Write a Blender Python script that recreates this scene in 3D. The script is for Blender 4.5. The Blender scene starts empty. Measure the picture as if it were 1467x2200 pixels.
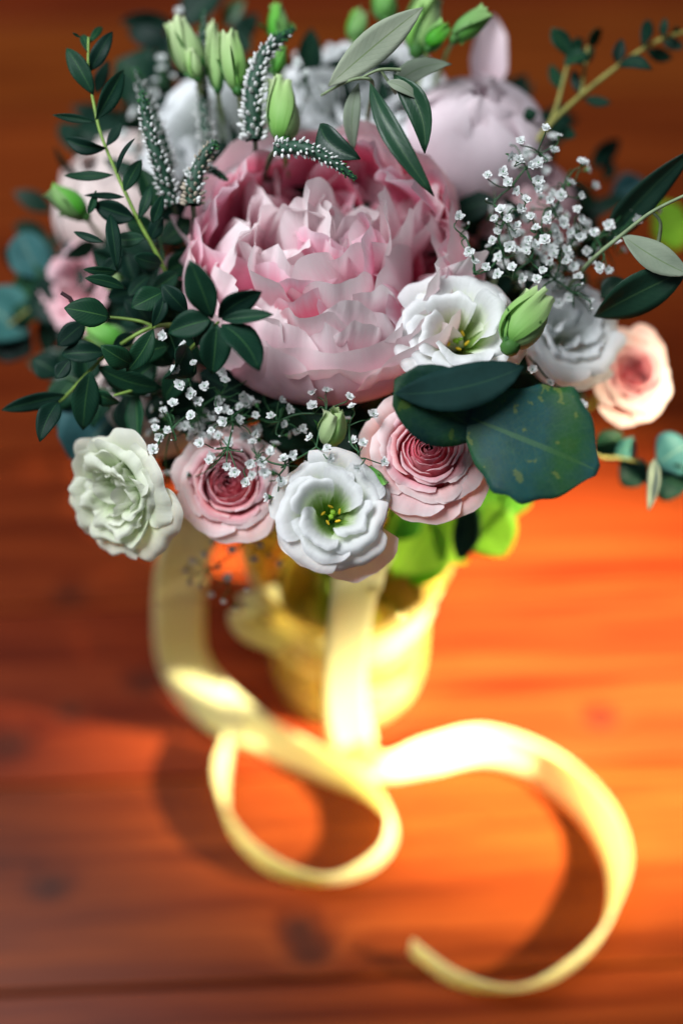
import bpy, math, random
import numpy as np
from mathutils import Vector, Matrix

random.seed(7); rng = np.random.default_rng(7)
S = bpy.context.scene; COL = S.collection
R = math.radians

# ------------------------------------------------------------------ camera
PITCH = R(55); FPX = 50 / 36 * 2200
D = np.array([0, math.cos(PITCH), -math.sin(PITCH)])
U = np.array([0, math.sin(PITCH), math.cos(PITCH)])
RT = np.array([1.0, 0, 0])
_z0 = 0.92                                        # the jar's foot stands at the origin
CAM = -_z0 * D - (770 - 733.5) / FPX * _z0 * RT + (1490 - 1100) / FPX * _z0 * U
FOCUS = 0.646
JAR = np.array([-.007, .020, 0.0])
cd = bpy.data.cameras.new('camera'); cam = bpy.data.objects.new('camera', cd); COL.objects.link(cam)
cam.location = CAM; cam.rotation_euler = (math.pi / 2 - PITCH, 0, 0)
cd.sensor_fit = 'VERTICAL'; cd.sensor_height = 36; cd.lens = 50
cd.clip_start = .01; cd.clip_end = 50
cd.dof.use_dof = True; cd.dof.focus_distance = FOCUS; cd.dof.aperture_fstop = 1.4
S.camera = cam

# ------------------------------------------------------------------ world, lamps, exposure
w = bpy.data.worlds.new('World'); S.world = w; w.use_nodes = True
w.node_tree.nodes['Background'].inputs[0].default_value = (.72, .86, 1, 1)
w.node_tree.nodes['Background'].inputs[1].default_value = .10

def lamp(name, kind, loc, target, energy, color, **kw):
    l = bpy.data.lights.new(name, kind); l.energy = energy; l.color = color
    for k, v in kw.items(): setattr(l, k, v)
    o = bpy.data.objects.new(name, l); COL.objects.link(o); o.location = loc
    o.rotation_euler = (Vector(target) - Vector(loc)).to_track_quat('-Z', 'Y').to_euler()
    return o
lamp('window_light', 'AREA', (-.74, .06, 1.72), (0, .05, .25), 41, (.93, .96, 1), shape='RECTANGLE', size=.9, size_y=.8)
lamp('sunbeam', 'SPOT', (2.66, -.62, 2.02), (.118, .022, .012), 10200, (1, .86, .58), spot_size=R(6.6), spot_blend=.75, shadow_soft_size=.08)
S.view_settings.view_transform = 'Standard'; S.view_settings.look = 'None'
S.view_settings.exposure = 0; S.view_settings.gamma = 1
S.cycles.use_denoising = True
S.cycles.max_bounces = 8; S.cycles.transparent_max_bounces = 16
S.cycles.caustics_reflective = True; S.cycles.caustics_refractive = False
S.cycles.sample_clamp_indirect = 6

# ------------------------------------------------------------------ helpers
def ray(px, py): return D + (px - 733.5) / FPX * RT - (py - 1100) / FPX * U
def at(px, py, z): return CAM + z * ray(px, py)               # a point seen at a pixel, z metres deep
def on(px, py, h=0.0):                                        # a point seen at a pixel, h metres above the floor
    r = ray(px, py); return CAM + (h - CAM[2]) / r[2] * r
def ony(px, py, y):                                           # a point seen at a pixel, on the upright plane y
    r = ray(px, py); return CAM + (y - CAM[1]) / r[1] * r
def nrm(v): v = np.asarray(v, float); return v / max(1e-9, np.linalg.norm(v))
def toward(right, up, near): return nrm(right * RT + up * U - near * D)

def frame(axis, roll=0.0):
    z = nrm(axis); x = nrm(np.cross(U if abs(z @ U) < .95 else RT, z)); y = np.cross(z, x)
    c, s = math.cos(roll), math.sin(roll)
    return np.stack([c * x + s * y, -s * x + c * y, z], 1)    # columns

def thing(name, label, cat, loc, rot=None, group=None):
    o = bpy.data.objects.new(name, None); COL.objects.link(o)
    m = np.eye(4)
    if rot is not None: m[:3, :3] = rot
    m[:3, 3] = loc; o.matrix_world = Matrix(m.tolist()); o.empty_display_size = .01
    o['label'] = label; o['category'] = cat
    if group: o['group'] = group
    o['_l'] = list(np.asarray(loc, float)); o['_r'] = list((np.eye(3) if rot is None else rot).flatten())
    return o
def to_local(root, pts):
    loc = np.array(root['_l']); rot = np.array(root['_r']).reshape(3, 3)
    return (np.asarray(pts) - loc) @ rot
def link(name, me, root, mat=None):
    o = bpy.data.objects.new(name, me); COL.objects.link(o)
    if root is not None: o.parent = root
    if mat is not None and not me.materials: me.materials.append(mat)
    return o

class MB:                                                     # collects grids into one mesh
    def __init__(s): s.v = []; s.f = []; s.uv = []; s.mi = []; s.n = 0
    def grid(s, P, wrap=False, mi=0):
        a, b, _ = P.shape
        s.v.append(P.reshape(-1, 3))
        i = np.arange(a * b).reshape(a, b) + s.n; s.n += a * b
        if wrap: i = np.concatenate([i, i[:1]], 0)
        q = np.stack([i[:-1, :-1], i[1:, :-1], i[1:, 1:], i[:-1, 1:]], -1).reshape(-1, 4)
        s.f.append(q); s.mi += [mi] * len(q)
        na = i.shape[0]
        uu, vv = np.meshgrid(np.linspace(0, 1, na), np.linspace(0, 1, b), indexing='ij')
        uv = np.stack([uu, vv], -1)
        s.uv.append(np.stack([uv[:-1, :-1], uv[1:, :-1], uv[1:, 1:], uv[:-1, 1:]], 2).reshape(-1, 2))
        return s
    def mesh(s, name, mats):
        me = bpy.data.meshes.new(name)
        V = np.concatenate(s.v); F = np.concatenate(s.f); UV = np.concatenate(s.uv)
        me.vertices.add(len(V)); me.vertices.foreach_set('co', V.astype(np.float32).ravel())
        me.loops.add(F.size); me.loops.foreach_set('vertex_index', F.astype(np.int32).ravel())
        me.polygons.add(len(F))
        me.polygons.foreach_set('loop_start', np.arange(0, F.size, 4, dtype=np.int32))
        me.polygons.foreach_set('loop_total', np.full(len(F), 4, dtype=np.int32))
        me.polygons.foreach_set('use_smooth', np.ones(len(F), dtype=bool))
        if len(mats) > 1: me.polygons.foreach_set('material_index', np.array(s.mi, dtype=np.int32))
        me.update(calc_edges=True)
        ul = me.uv_layers.new(name='UVMap'); ul.data.foreach_set('uv', UV.astype(np.float32).ravel())
        for m in mats: me.materials.append(m)
        me.validate()
        return me
    def build(s, name, mats, root=None):
        if not isinstance(mats, (list, tuple)): mats = [mats]
        return link(name, s.mesh(name, mats), root)

def spline(P, n):                                             # Catmull-Rom through control rows
    P = np.asarray(P, float); m = len(P)
    t = np.linspace(0, m - 1, n); k = np.clip(t.astype(int), 0, m - 2); f = (t - k)[:, None]
    p0 = P[np.maximum(k - 1, 0)]; p1 = P[k]; p2 = P[k + 1]; p3 = P[np.minimum(k + 2, m - 1)]
    return .5 * (2 * p1 + (p2 - p0) * f + (2 * p0 - 5 * p1 + 4 * p2 - p3) * f ** 2 + (3 * p1 - p0 - 3 * p2 + p3) * f ** 3)

def tube(P, r0, r1=None, sides=6):
    P = np.asarray(P, float); n = len(P); r1 = r0 if r1 is None else r1
    T = np.gradient(P, axis=0); T /= np.maximum(1e-9, np.linalg.norm(T, axis=1))[:, None]
    ref = np.array([.31, .23, .92]) if abs(T[0] @ np.array([.31, .23, .92])) < .9 else np.array([1., 0, 0])
    A = np.cross(T, ref); A /= np.maximum(1e-9, np.linalg.norm(A, axis=1))[:, None]; B = np.cross(T, A)
    rr = np.linspace(r0, r1, n)
    th = np.arange(sides) * 2 * math.pi / sides
    return P[None] + rr[None, :, None] * (np.cos(th)[:, None, None] * A[None] + np.sin(th)[:, None, None] * B[None])

def blob(c, rx, rz=None, ax=None, a=7, b=6):                  # ellipsoid grid
    rz = rx if rz is None else rz
    th = np.arange(a) * 2 * math.pi / a; ph = np.linspace(-math.pi / 2 + .05, math.pi / 2 - .05, b)
    t, p = np.meshgrid(th, ph, indexing='ij')
    P = np.stack([rx * np.cos(p) * np.cos(t), rx * np.cos(p) * np.sin(t), rz * np.sin(p)], -1)
    if ax is not None: P = P @ frame(ax).T
    return P + np.asarray(c)

def wob(u, v, amp, k=2.2, rs=None):                           # smooth random undulation
    rs = rs or rng; o = 0
    for j in range(3):
        a, b, ph = rs.normal() * k, rs.normal() * k, rs.uniform(0, 6.28)
        o = o + np.sin(a * u + b * v + ph) / (j + 1)
    return amp * o

def rev_petal(phi0, half, prof, nu=11, nv=12, wpts=(.35, .75, 1, 1, .9), tip=.12, notch=.03, ruffle=.001,
              spiral=0.0, edge=0.0, wobble=.0012, twist=0.0, kr=None):
    """a petal lying on a bowl of revolution round the flower's axis"""
    u = np.linspace(-1, 1, nu)[:, None] * np.ones((1, nv)); v = np.ones((nu, 1)) * np.linspace(0, 1, nv)[None]
    n1 = rng.uniform(0, 6.28, 3)
    jag = .5 + .32 * np.sin(3.4 * u + n1[0]) + .18 * np.sin(8.3 * u + n1[1])
    ve = v * (1 - tip * np.abs(u) ** 3.2 - notch * jag * v ** 3)
    pr = spline(prof, 60)
    r = np.interp(ve, np.linspace(0, 1, 60), pr[:, 0]); z = np.interp(ve, np.linspace(0, 1, 60), pr[:, 1])
    ww = np.interp(v, np.linspace(0, 1, len(wpts)), wpts)
    ph = phi0 + u * half * ww + twist * v
    k = rng.uniform(5, 8) if kr is None else kr
    rf = ruffle * v ** 2.5 * (np.sin(k * u + n1[2]) + .5 * np.sin(2.3 * k * u + n1[0]))
    r = r + spiral * u * np.minimum(1, 2 * v) + edge * np.abs(u) ** 3 * v ** 1.5 + rf + wob(u, v, wobble) * v
    z = z + rf * .6 + wob(u, v, wobble) * v
    r = np.maximum(r, .0004)
    return np.stack([r * np.cos(ph), r * np.sin(ph), z], -1)

def sheet(L, W, bend=0.3, bend0=0.0, cup=.6, ruffle=.001, notch=.06, tip=.35, base=.25, nu=9, nv=10, wobble=.001, peak=.68):
    """a free petal: x across, y along, z out of its face"""
    u = np.linspace(-1, 1, nu)[:, None] * np.ones((1, nv)); v = np.ones((nu, 1)) * np.linspace(0, 1, nv)[None]
    n1 = rng.uniform(0, 6.28, 3)
    jag = .5 + .32 * np.sin(3.0 * u + n1[0]) + .18 * np.sin(7.3 * u + n1[1])
    ve = v * (1 - tip * np.abs(u) ** 2.6 - notch * jag * v ** 2)
    wd = W / 2 * np.interp(v, [0, .25, peak, 1], [base, .65, 1, .92])
    th = bend0 + bend * ve
    y = L * ve * np.sinc(bend * ve / 2 / math.pi) * np.cos(bend0 + bend * ve / 2)
    zc = L * ve * np.sinc(bend * ve / 2 / math.pi) * np.sin(bend0 + bend * ve / 2)
    c = max(cup, .01) if cup >= 0 else cup
    x = wd * np.sin(c * u) / c; zo = wd * (1 - np.cos(c * u)) / c
    rf = ruffle * v ** 2 * (np.sin(6.5 * u + n1[2]) + .5 * np.sin(13 * u + n1[0])) + wob(u, v, wobble) * v
    return np.stack([x, y - np.sin(th) * (zo + rf), zc + np.cos(th) * (zo + rf)], -1)
def place(P, o, d, n):
    y = nrm(d); x = nrm(np.cross(y, n)); z = np.cross(x, y)
    return P @ np.stack([x, y, z], 0) + np.asarray(o)

def leaf_pts(A, B, W, roll=0.0, arch=.08, fold=.15, wave=0.0, peak=.45, nu=7, nv=11, sharp=1.0, side=0.0, twist=0.0, prof=None):
    """a leaf blade from A to B (world points); its face looks to the camera turned by roll about its length"""
    A = np.asarray(A, float); B = np.asarray(B, float); d = B - A; L = np.linalg.norm(d); t = d / L
    n0 = -nrm(ray(733, 800)); n0 = nrm(n0 - t * (n0 @ t)); s0 = np.cross(t, n0)
    n = math.cos(roll) * n0 + math.sin(roll) * s0; s = np.cross(t, n)
    v = np.linspace(0, 1, nv)
    c = A + np.outer(v, d) + np.outer(4 * v * (1 - v) * L * arch, n) + np.outer(4 * v * (1 - v) * L * side, s)
    wv = np.where(v < peak, np.sin(v / peak * math.pi / 2) ** .8, np.cos((v - peak) / (1 - peak) * math.pi / 2) ** (.75 * sharp))
    wv = np.maximum(wv, .03) * W / 2
    u = np.linspace(-1, 1, nu)
    if prof is not None:                                      # measured half widths of the two sides
        pv, pu, pd = prof; k5 = np.array([.1, .2, .4, .2, .1])
        sm = lambda a: np.convolve(np.pad(np.interp(v, pv, a), 2, mode='edge'), k5, 'valid') * (1 + .03 * np.sin(31 * v + 1))
        wv = np.where(u[:, None] < 0, sm(pu)[None], sm(pd)[None]) * (W / 2)
    else: wv = np.repeat(wv[None], nu, 0)
    tw = twist * (v - .3)
    sv = np.cos(tw)[:, None] * s + np.sin(tw)[:, None] * n; nv_ = -np.sin(tw)[:, None] * s + np.cos(tw)[:, None] * n
    ph = rng.uniform(0, 6.28)
    P = c[None] + (u[:, None] * wv)[..., None] * sv[None]
    off = fold * np.abs(u)[:, None] * wv + wave * wv * np.sin(9 * v + ph)[None] * (np.abs(u) ** 1.5)[:, None] * np.sign(u)[:, None]
    return P + off[..., None] * nv_[None]

def neck_path(P, axis=None, n=14, spread=.026):
    """the way of a stem from a flower's base down into the jar"""
    P = np.asarray(P, float); a = rng.uniform(0, 6.28); r = spread * math.sqrt(rng.uniform(.05, 1))
    h = JAR + np.array([(P[0] - JAR[0]) * .18 + r * math.cos(a) * .6, (P[1] - JAR[1]) * .18 + r * math.sin(a) * .6, .155])
    b = JAR + np.array([r * math.cos(a + 2.6), r * math.sin(a + 2.6), .012])
    ax = nrm(axis) if axis is not None else -D                # stems dive behind the blooms at once
    q = P - ax * .010 + D * (.055 if P[2] > .33 else .03) + np.array([0, 0, -.012]); m = (q + h) / 2 + D * .03
    pts = [P, q, m, h, (h * .5 + b * .5), b]
    return spline(pts, n)

# ------------------------------------------------------------------ materials
def newmat(name):
    m = bpy.data.materials.new(name); m.use_nodes = True; nt = m.node_tree; nt.nodes.clear()
    out = nt.nodes.new('ShaderNodeOutputMaterial')
    return m, nt, out
def N(nt, typ, **kw):
    n = nt.nodes.new(typ)
    for k, v in kw.items():
        if k.startswith('i_'): n.inputs[k[2:]].default_value = v
        else: setattr(n, k, v)
    return n
def ramp(nt, fac, stops):
    r = nt.nodes.new('ShaderNodeValToRGB'); e = r.color_ramp.elements
    while len(e) < len(stops): e.new(.5)
    for el, (p, c) in zip(e, stops): el.position = p; el.color = (*c, 1)
    nt.links.new(fac, r.inputs[0]); return r.outputs[0]
def math_(nt, op, a, b=None, c=None):
    n = nt.nodes.new('ShaderNodeMath'); n.operation = op
    for i, x in enumerate((a, b, c)):
        if x is None: continue
        if hasattr(x, 'links'): nt.links.new(x, n.inputs[i])
        else: n.inputs[i].default_value = x
    return n.outputs[0]
def mixc(nt, fac, a, b, mode='MIX'):
    n = nt.nodes.new('ShaderNodeMix'); n.data_type = 'RGBA'; n.blend_type = mode
    for i, x in ((0, fac), (6, a), (7, b)):
        if hasattr(x, 'links'): nt.links.new(x, n.inputs[i])
        else: n.inputs[i].default_value = x if i == 0 else (*x, 1)
    return n.outputs[2]
def hsv(nt, col, h=.5, s=1.0, v=1.0):
    n = nt.nodes.new('ShaderNodeHueSaturation'); nt.links.new(col, n.inputs['Color'])
    for k, x in (('Hue', h), ('Saturation', s), ('Value', v)):
        if hasattr(x, 'links'): nt.links.new(x, n.inputs[k])
        else: n.inputs[k].default_value = x
    return n.outputs[0]

def petal_mat(name, stops, trans=.32, rough=.55, vein=.06, tcol=None, bump=.5):
    m, nt, out = newmat(name); L = nt.links
    uv = N(nt, 'ShaderNodeUVMap'); sp = N(nt, 'ShaderNodeSeparateXYZ'); L.new(uv.outputs[0], sp.inputs[0])
    mp = N(nt, 'ShaderNodeMapping'); mp.inputs['Scale'].default_value = (11, 1.2, 1); L.new(uv.outputs[0], mp.inputs[0])
    oi = N(nt, 'ShaderNodeObjectInfo')
    of = N(nt, 'ShaderNodeVectorMath', operation='ADD'); L.new(mp.outputs[0], of.inputs[0])
    cx = N(nt, 'ShaderNodeCombineXYZ'); L.new(math_(nt, 'MULTIPLY', oi.outputs['Random'], 37.0), cx.inputs[0]); L.new(cx.outputs[0], of.inputs[1])
    nz = N(nt, 'ShaderNodeTexNoise', i_Scale=1.0, i_Detail=4.0, i_Roughness=.6); L.new(of.outputs[0], nz.inputs[0])
    tc = N(nt, 'ShaderNodeTexCoord')
    n2 = N(nt, 'ShaderNodeTexNoise', i_Scale=70.0, i_Detail=3.0); L.new(tc.outputs['Object'], n2.inputs[0])
    vv = math_(nt, 'ADD', sp.outputs[1], math_(nt, 'MULTIPLY', math_(nt, 'SUBTRACT', nz.outputs[0], .5), .32))
    col = ramp(nt, vv, stops)
    col = hsv(nt, col, math_(nt, 'ADD', .49, math_(nt, 'MULTIPLY', oi.outputs['Random'], .02)), math_(nt, 'ADD', .85, math_(nt, 'MULTIPLY', oi.outputs['Random'], .3)),
              math_(nt, 'ADD', 1 - vein, math_(nt, 'MULTIPLY', n2.outputs[0], vein * 2)))
    bp = N(nt, 'ShaderNodeBump', i_Strength=bump, i_Distance=.0008); L.new(nz.outputs[0], bp.inputs['Height'])
    b = N(nt, 'ShaderNodeBsdfPrincipled', i_Roughness=rough); L.new(col, b.inputs['Base Color']); L.new(bp.outputs[0], b.inputs['Normal'])
    b.inputs['Specular IOR Level'].default_value = .25
    b.inputs['Sheen Weight'].default_value = .15
    t = N(nt, 'ShaderNodeBsdfTranslucent'); L.new(col if tcol is None else mixc(nt, .6, col, tcol), t.inputs[0])
    mx = N(nt, 'ShaderNodeMixShader'); mx.inputs[0].default_value = trans
    L.new(b.outputs[0], mx.inputs[1]); L.new(t.outputs[0], mx.inputs[2]); L.new(mx.outputs[0], out.inputs[0])
    return m

def leaf_mat(name, base, light, rib, trans=.18, rough=.48, tcol=(.10, .30, .03), spots=0.0, back=None, veins=.25, spec=.13, coat=0.0):
    m, nt, out = newmat(name); L = nt.links
    uv = N(nt, 'ShaderNodeUVMap'); sp = N(nt, 'ShaderNodeSeparateXYZ'); L.new(uv.outputs[0], sp.inputs[0])
    au = math_(nt, 'ABSOLUTE', math_(nt, 'SUBTRACT', sp.outputs[0], .5))
    tc = N(nt, 'ShaderNodeTexCoord'); oi = N(nt, 'ShaderNodeObjectInfo')
    n1 = N(nt, 'ShaderNodeTexNoise', i_Scale=55.0, i_Detail=5.0, i_Roughness=.6); L.new(tc.outputs['Object'], n1.inputs[0])
    n2 = N(nt, 'ShaderNodeTexNoise', i_Scale=600.0, i_Detail=2.0); L.new(tc.outputs['Object'], n2.inputs[0])
    col = ramp(nt, n1.outputs[0], [(.3, base), (.72, light)])
    # lateral veins run from the midrib towards the tip
    vw = math_(nt, 'SINE', math_(nt, 'MULTIPLY', math_(nt, 'SUBTRACT', sp.outputs[1], math_(nt, 'MULTIPLY', au, .55)), 75.0))
    vm = math_(nt, 'MULTIPLY', math_(nt, 'POWER', math_(nt, 'MAXIMUM', vw, 0.0), 8.0), veins)
    col = mixc(nt, vm, col, rib)
    rb = math_(nt, 'LESS_THAN', au, .022); col = mixc(nt, math_(nt, 'MULTIPLY', rb, .75), col, rib)
    if spots:
        n4 = N(nt, 'ShaderNodeTexNoise', i_Scale=32.0, i_Detail=4.0); L.new(tc.outputs['Object'], n4.inputs[0])
        col = mixc(nt, ramp(nt, n4.outputs[0], [(.45, (0, 0, 0)), (.68, (.85, .85, .85))]), col, (.022, .085, .018))
        vo = N(nt, 'ShaderNodeTexVoronoi', feature='DISTANCE_TO_EDGE', i_Scale=330.0); L.new(tc.outputs['Object'], vo.inputs[0])
        col = mixc(nt, math_(nt, 'MULTIPLY', math_(nt, 'LESS_THAN', vo.outputs[0], .05), .22), col, rib)
        n3 = N(nt, 'ShaderNodeTexNoise', i_Scale=130.0, i_Detail=3.0); L.new(tc.outputs['Object'], n3.inputs[0])
        sm = math_(nt, 'MULTIPLY', math_(nt, 'GREATER_THAN', n3.outputs[0], .66), spots); col = mixc(nt, sm, col, (.16, .22, .03))
    col = hsv(nt, col, math_(nt, 'SUBTRACT', .512, math_(nt, 'MULTIPLY', oi.outputs['Random'], .055)), 1.0, math_(nt, 'ADD', .6, math_(nt, 'MULTIPLY', oi.outputs['Random'], .9)))
    if back is not None:
        g = N(nt, 'ShaderNodeNewGeometry'); col = mixc(nt, g.outputs['Backfacing'], col, back)
    hh = math_(nt, 'ADD', math_(nt, 'MULTIPLY', n2.outputs[0], .35), math_(nt, 'SUBTRACT', 0.0, math_(nt, 'ADD', math_(nt, 'MULTIPLY', vm, 1.5), rb)))
    bp = N(nt, 'ShaderNodeBump', i_Strength=.35, i_Distance=.0006); L.new(hh, bp.inputs['Height'])
    b = N(nt, 'ShaderNodeBsdfPrincipled', i_Roughness=rough); L.new(col, b.inputs['Base Color']); L.new(bp.outputs[0], b.inputs['Normal'])
    b.inputs['Specular IOR Level'].default_value = spec
    t = N(nt, 'ShaderNodeBsdfTranslucent'); t.inputs[0].default_value = (*tcol, 1)
    mx = N(nt, 'ShaderNodeMixShader'); mx.inputs[0].default_value = trans
    L.new(b.outputs[0], mx.inputs[1]); L.new(t.outputs[0], mx.inputs[2]); L.new(mx.outputs[0], out.inputs[0])
    return m

def plain_mat(name, col, rough=.5, spec=.4, var=.25, scale=200.0, trans=0.0, tcol=None):
    m, nt, out = newmat(name); L = nt.links
    tc = N(nt, 'ShaderNodeTexCoord'); nz = N(nt, 'ShaderNodeTexNoise', i_Scale=scale, i_Detail=4.0); L.new(tc.outputs['Object'], nz.inputs[0])
    c = ramp(nt, nz.outputs[0], [(.3, tuple(x * (1 - var) for x in col)), (.7, tuple(min(1, x * (1 + var)) for x in col))])
    b = N(nt, 'ShaderNodeBsdfPrincipled', i_Roughness=rough); L.new(c, b.inputs['Base Color']); b.inputs['Specular IOR Level'].default_value = spec
    if trans:
        t = N(nt, 'ShaderNodeBsdfTranslucent'); t.inputs[0].default_value = (*(tcol or col), 1)
        mx = N(nt, 'ShaderNodeMixShader'); mx.inputs[0].default_value = trans
        L.new(b.outputs[0], mx.inputs[1]); L.new(t.outputs[0], mx.inputs[2]); L.new(mx.outputs[0], out.inputs[0])
    else: L.new(b.outputs[0], out.inputs[0])
    return m

M = {}
M['peony_out'] = petal_mat('peony_guard_petal', [(0, (.74, .14, .26)), (.3, (.90, .36, .46)), (.65, (.96, .60, .68)), (1, (.97, .82, .83))], vein=.05, trans=.4)
M['peony_deep'] = petal_mat('peony_inner_petal', [(0, (.72, .02, .15)), (.45, (.90, .12, .29)), (.8, (.95, .38, .51)), (1, (.96, .74, .81))], trans=.42)
M['peony_in'] = petal_mat('peony_tuft_petal', [(0, (.82, .10, .25)), (.28, (.95, .36, .47)), (.58, (.97, .66, .74)), (.92, (.97, .89, .90))], trans=.42)
M['blush'] = petal_mat('blush_petal', [(0, (.70, .40, .36)), (.4, (.84, .62, .58)), (1, (.90, .80, .77))], vein=.05)
M['lilac'] = petal_mat('pale_peony_petal', [(0, (.75, .50, .56)), (.5, (.84, .68, .74)), (1, (.88, .76, .80))], vein=.04)
M['rose_in'] = petal_mat('rose_heart_petal', [(0, (.50, .02, .06)), (.5, (.74, .09, .16)), (.85, (.84, .25, .32)), (1, (.90, .55, .58))])
M['rose_mid'] = petal_mat('rose_mid_petal', [(0, (.64, .06, .12)), (.5, (.86, .24, .31)), (.85, (.91, .46, .50)), (1, (.94, .70, .72))])
M['rose_out'] = petal_mat('rose_outer_petal', [(0, (.62, .30, .18)), (.4, (.88, .46, .42)), (.8, (.92, .62, .61)), (1, (.94, .80, .79))])
M['pinkflower'] = petal_mat('pink_petal', [(0, (.75, .30, .38)), (.6, (.86, .48, .54)), (1, (.90, .65, .68))])
M['white'] = petal_mat('white_petal', [(0, (.10, .30, .02)), (.22, (.35, .55, .12)), (.48, (.80, .86, .70)), (.62, (.82, .84, .82)), (1, (.84, .85, .86))], vein=.07, trans=.34, bump=.6)
M['cream'] = petal_mat('cream_petal', [(0, (.30, .50, .15)), (.35, (.66, .80, .48)), (.7, (.82, .86, .70)), (1, (.86, .88, .78))], vein=.07, trans=.38, bump=.6)
M['white_far'] = petal_mat('cool_white_petal', [(0, (.6, .68, .5)), (.3, (.82, .86, .84)), (1, (.88, .90, .92))], vein=.04)
M['bud'] = petal_mat('bud_petal', [(0, (.10, .28, .05)), (.3, (.26, .48, .14)), (.8, (.46, .64, .28)), (1, (.60, .74, .40))], vein=.12, trans=.22)
M['bud_green'] = petal_mat('green_bud_petal', [(0, (.05, .20, .03)), (.4, (.12, .38, .06)), (1, (.26, .52, .14))], vein=.12, trans=.2)
M['sepal'] = leaf_mat('sepal', (.03, .12, .03), (.06, .22, .05), (.1, .3, .08), veins=.0)
M['euc'] = leaf_mat('small_eucalyptus_leaf', (.004, .024, .018), (.009, .044, .028), (.04, .12, .05), tcol=(.03, .14, .05))
M['euc_b'] = leaf_mat('blue_eucalyptus_leaf', (.008, .036, .044), (.018, .072, .078), (.05, .12, .07), trans=.22, spots=.35, tcol=(.16, .42, .03), rough=.5, veins=.06)
M['euc_t'] = leaf_mat('teal_eucalyptus_leaf', (.022, .085, .095), (.05, .15, .16), (.12, .22, .18), rough=.55, veins=.1)
M['olive'] = leaf_mat('olive_leaf_face', (.008, .036, .022), (.015, .055, .032), (.05, .12, .05), back=(.20, .25, .19), rough=.4, veins=.06, spec=.35, trans=.08)
M['olive_b'] = leaf_mat('olive_leaf_underside', (.17, .22, .16), (.25, .30, .22), (.10, .17, .07), rough=.6, veins=.1, trans=.08)
M['lime'] = leaf_mat('backlit_green_leaf', (.10, .34, .02), (.20, .50, .05), (.06, .22, .02), trans=.5, tcol=(.28, .70, .02))  # base green brightened: the glow of sun through the leaf is in the colour
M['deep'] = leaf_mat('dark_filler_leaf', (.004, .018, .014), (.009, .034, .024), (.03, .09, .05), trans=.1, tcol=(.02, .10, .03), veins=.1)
M['euc_d'] = leaf_mat('matt_dark_eucalyptus_leaf', (.006, .024, .022), (.010, .040, .038), (.02, .06, .04), trans=.06, rough=.75, veins=.04, spec=.1)  # dark, rough eucalyptus leaf with low specular
M['stem'] = plain_mat('green_stem', (.20, .33, .06), .5)
M['stem_dark'] = plain_mat('dark_stem', (.03, .09, .03), .5)
M['stem_y'] = plain_mat('yellow_green_stem', (.26, .25, .06), .5)
M['stem_o'] = plain_mat('grey_green_stem', (.20, .27, .14), .6)
M['twig'] = plain_mat('purple_brown_twig', (.05, .02, .025), .6)
M['floret_w'] = plain_mat('veronica_floret_white', (.84, .88, .84), .6, trans=.2)
M['floret_g'] = plain_mat('veronica_floret_green', (.04, .20, .05), .6, trans=.2)
M['floret_d'] = plain_mat('veronica_axis', (.012, .055, .030), .6)
M['floret_b'] = plain_mat('veronica_floret_faded', (.42, .36, .28), .7)
M['gyp'] = plain_mat('gypsophila_petal', (.84, .87, .86), .6, var=.05, trans=.3)
M['gyp_g'] = plain_mat('gypsophila_calyx', (.06, .20, .06), .5)
M['gyp_s'] = plain_mat('gypsophila_stem', (.025, .10, .035), .5)
M['anther'] = plain_mat('yellow_anther', (.72, .46, .02), .7, scale=900.0)
M['stigma'] = plain_mat('green_stigma', (.30, .55, .04), .4, trans=.2)

def ribbon_mat():
    m, nt, out = newmat('satin_ribbon'); L = nt.links
    uv = N(nt, 'ShaderNodeUVMap'); mp = N(nt, 'ShaderNodeMapping'); mp.inputs['Scale'].default_value = (60, 900, 1); L.new(uv.outputs[0], mp.inputs[0])
    nz = N(nt, 'ShaderNodeTexNoise', i_Scale=1.0, i_Detail=2.0); L.new(mp.outputs[0], nz.inputs[0])
    col = ramp(nt, nz.outputs[0], [(.3, (.87, .88, .52)), (.7, (.95, .95, .64))])
    b = N(nt, 'ShaderNodeBsdfPrincipled', i_Roughness=.34); L.new(col, b.inputs['Base Color'])
    b.inputs['Specular IOR Level'].default_value = .6; b.inputs['Sheen Weight'].default_value = .2
    t = N(nt, 'ShaderNodeBsdfTranslucent'); t.inputs[0].default_value = (.93, .92, .50, 1)
    mx = N(nt, 'ShaderNodeMixShader'); mx.inputs[0].default_value = .52
    L.new(b.outputs[0], mx.inputs[1]); L.new(t.outputs[0], mx.inputs[2]); L.new(mx.outputs[0], out.inputs[0])
    return m
M['ribbon'] = ribbon_mat()

def glass_mat(name, tint, gloss=.02):
    m, nt, out = newmat(name); L = nt.links
    tr = N(nt, 'ShaderNodeBsdfTransparent'); tr.inputs[0].default_value = (*tint, 1)
    gl = N(nt, 'ShaderNodeBsdfGlossy'); gl.inputs['Roughness'].default_value = gloss
    fr = N(nt, 'ShaderNodeFresnel'); fr.inputs[0].default_value = 1.45
    tc = N(nt, 'ShaderNodeTexCoord'); nz = N(nt, 'ShaderNodeTexNoise', i_Scale=30.0); L.new(tc.outputs['Object'], nz.inputs[0])
    bp = N(nt, 'ShaderNodeBump', i_Strength=.2, i_Distance=.002); L.new(nz.outputs[0], bp.inputs['Height']); L.new(bp.outputs[0], gl.inputs['Normal'])
    mx = N(nt, 'ShaderNodeMixShader'); L.new(fr.outputs[0], mx.inputs[0]); L.new(tr.outputs[0], mx.inputs[1]); L.new(gl.outputs[0], mx.inputs[2])
    L.new(mx.outputs[0], out.inputs[0]); return m
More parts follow.
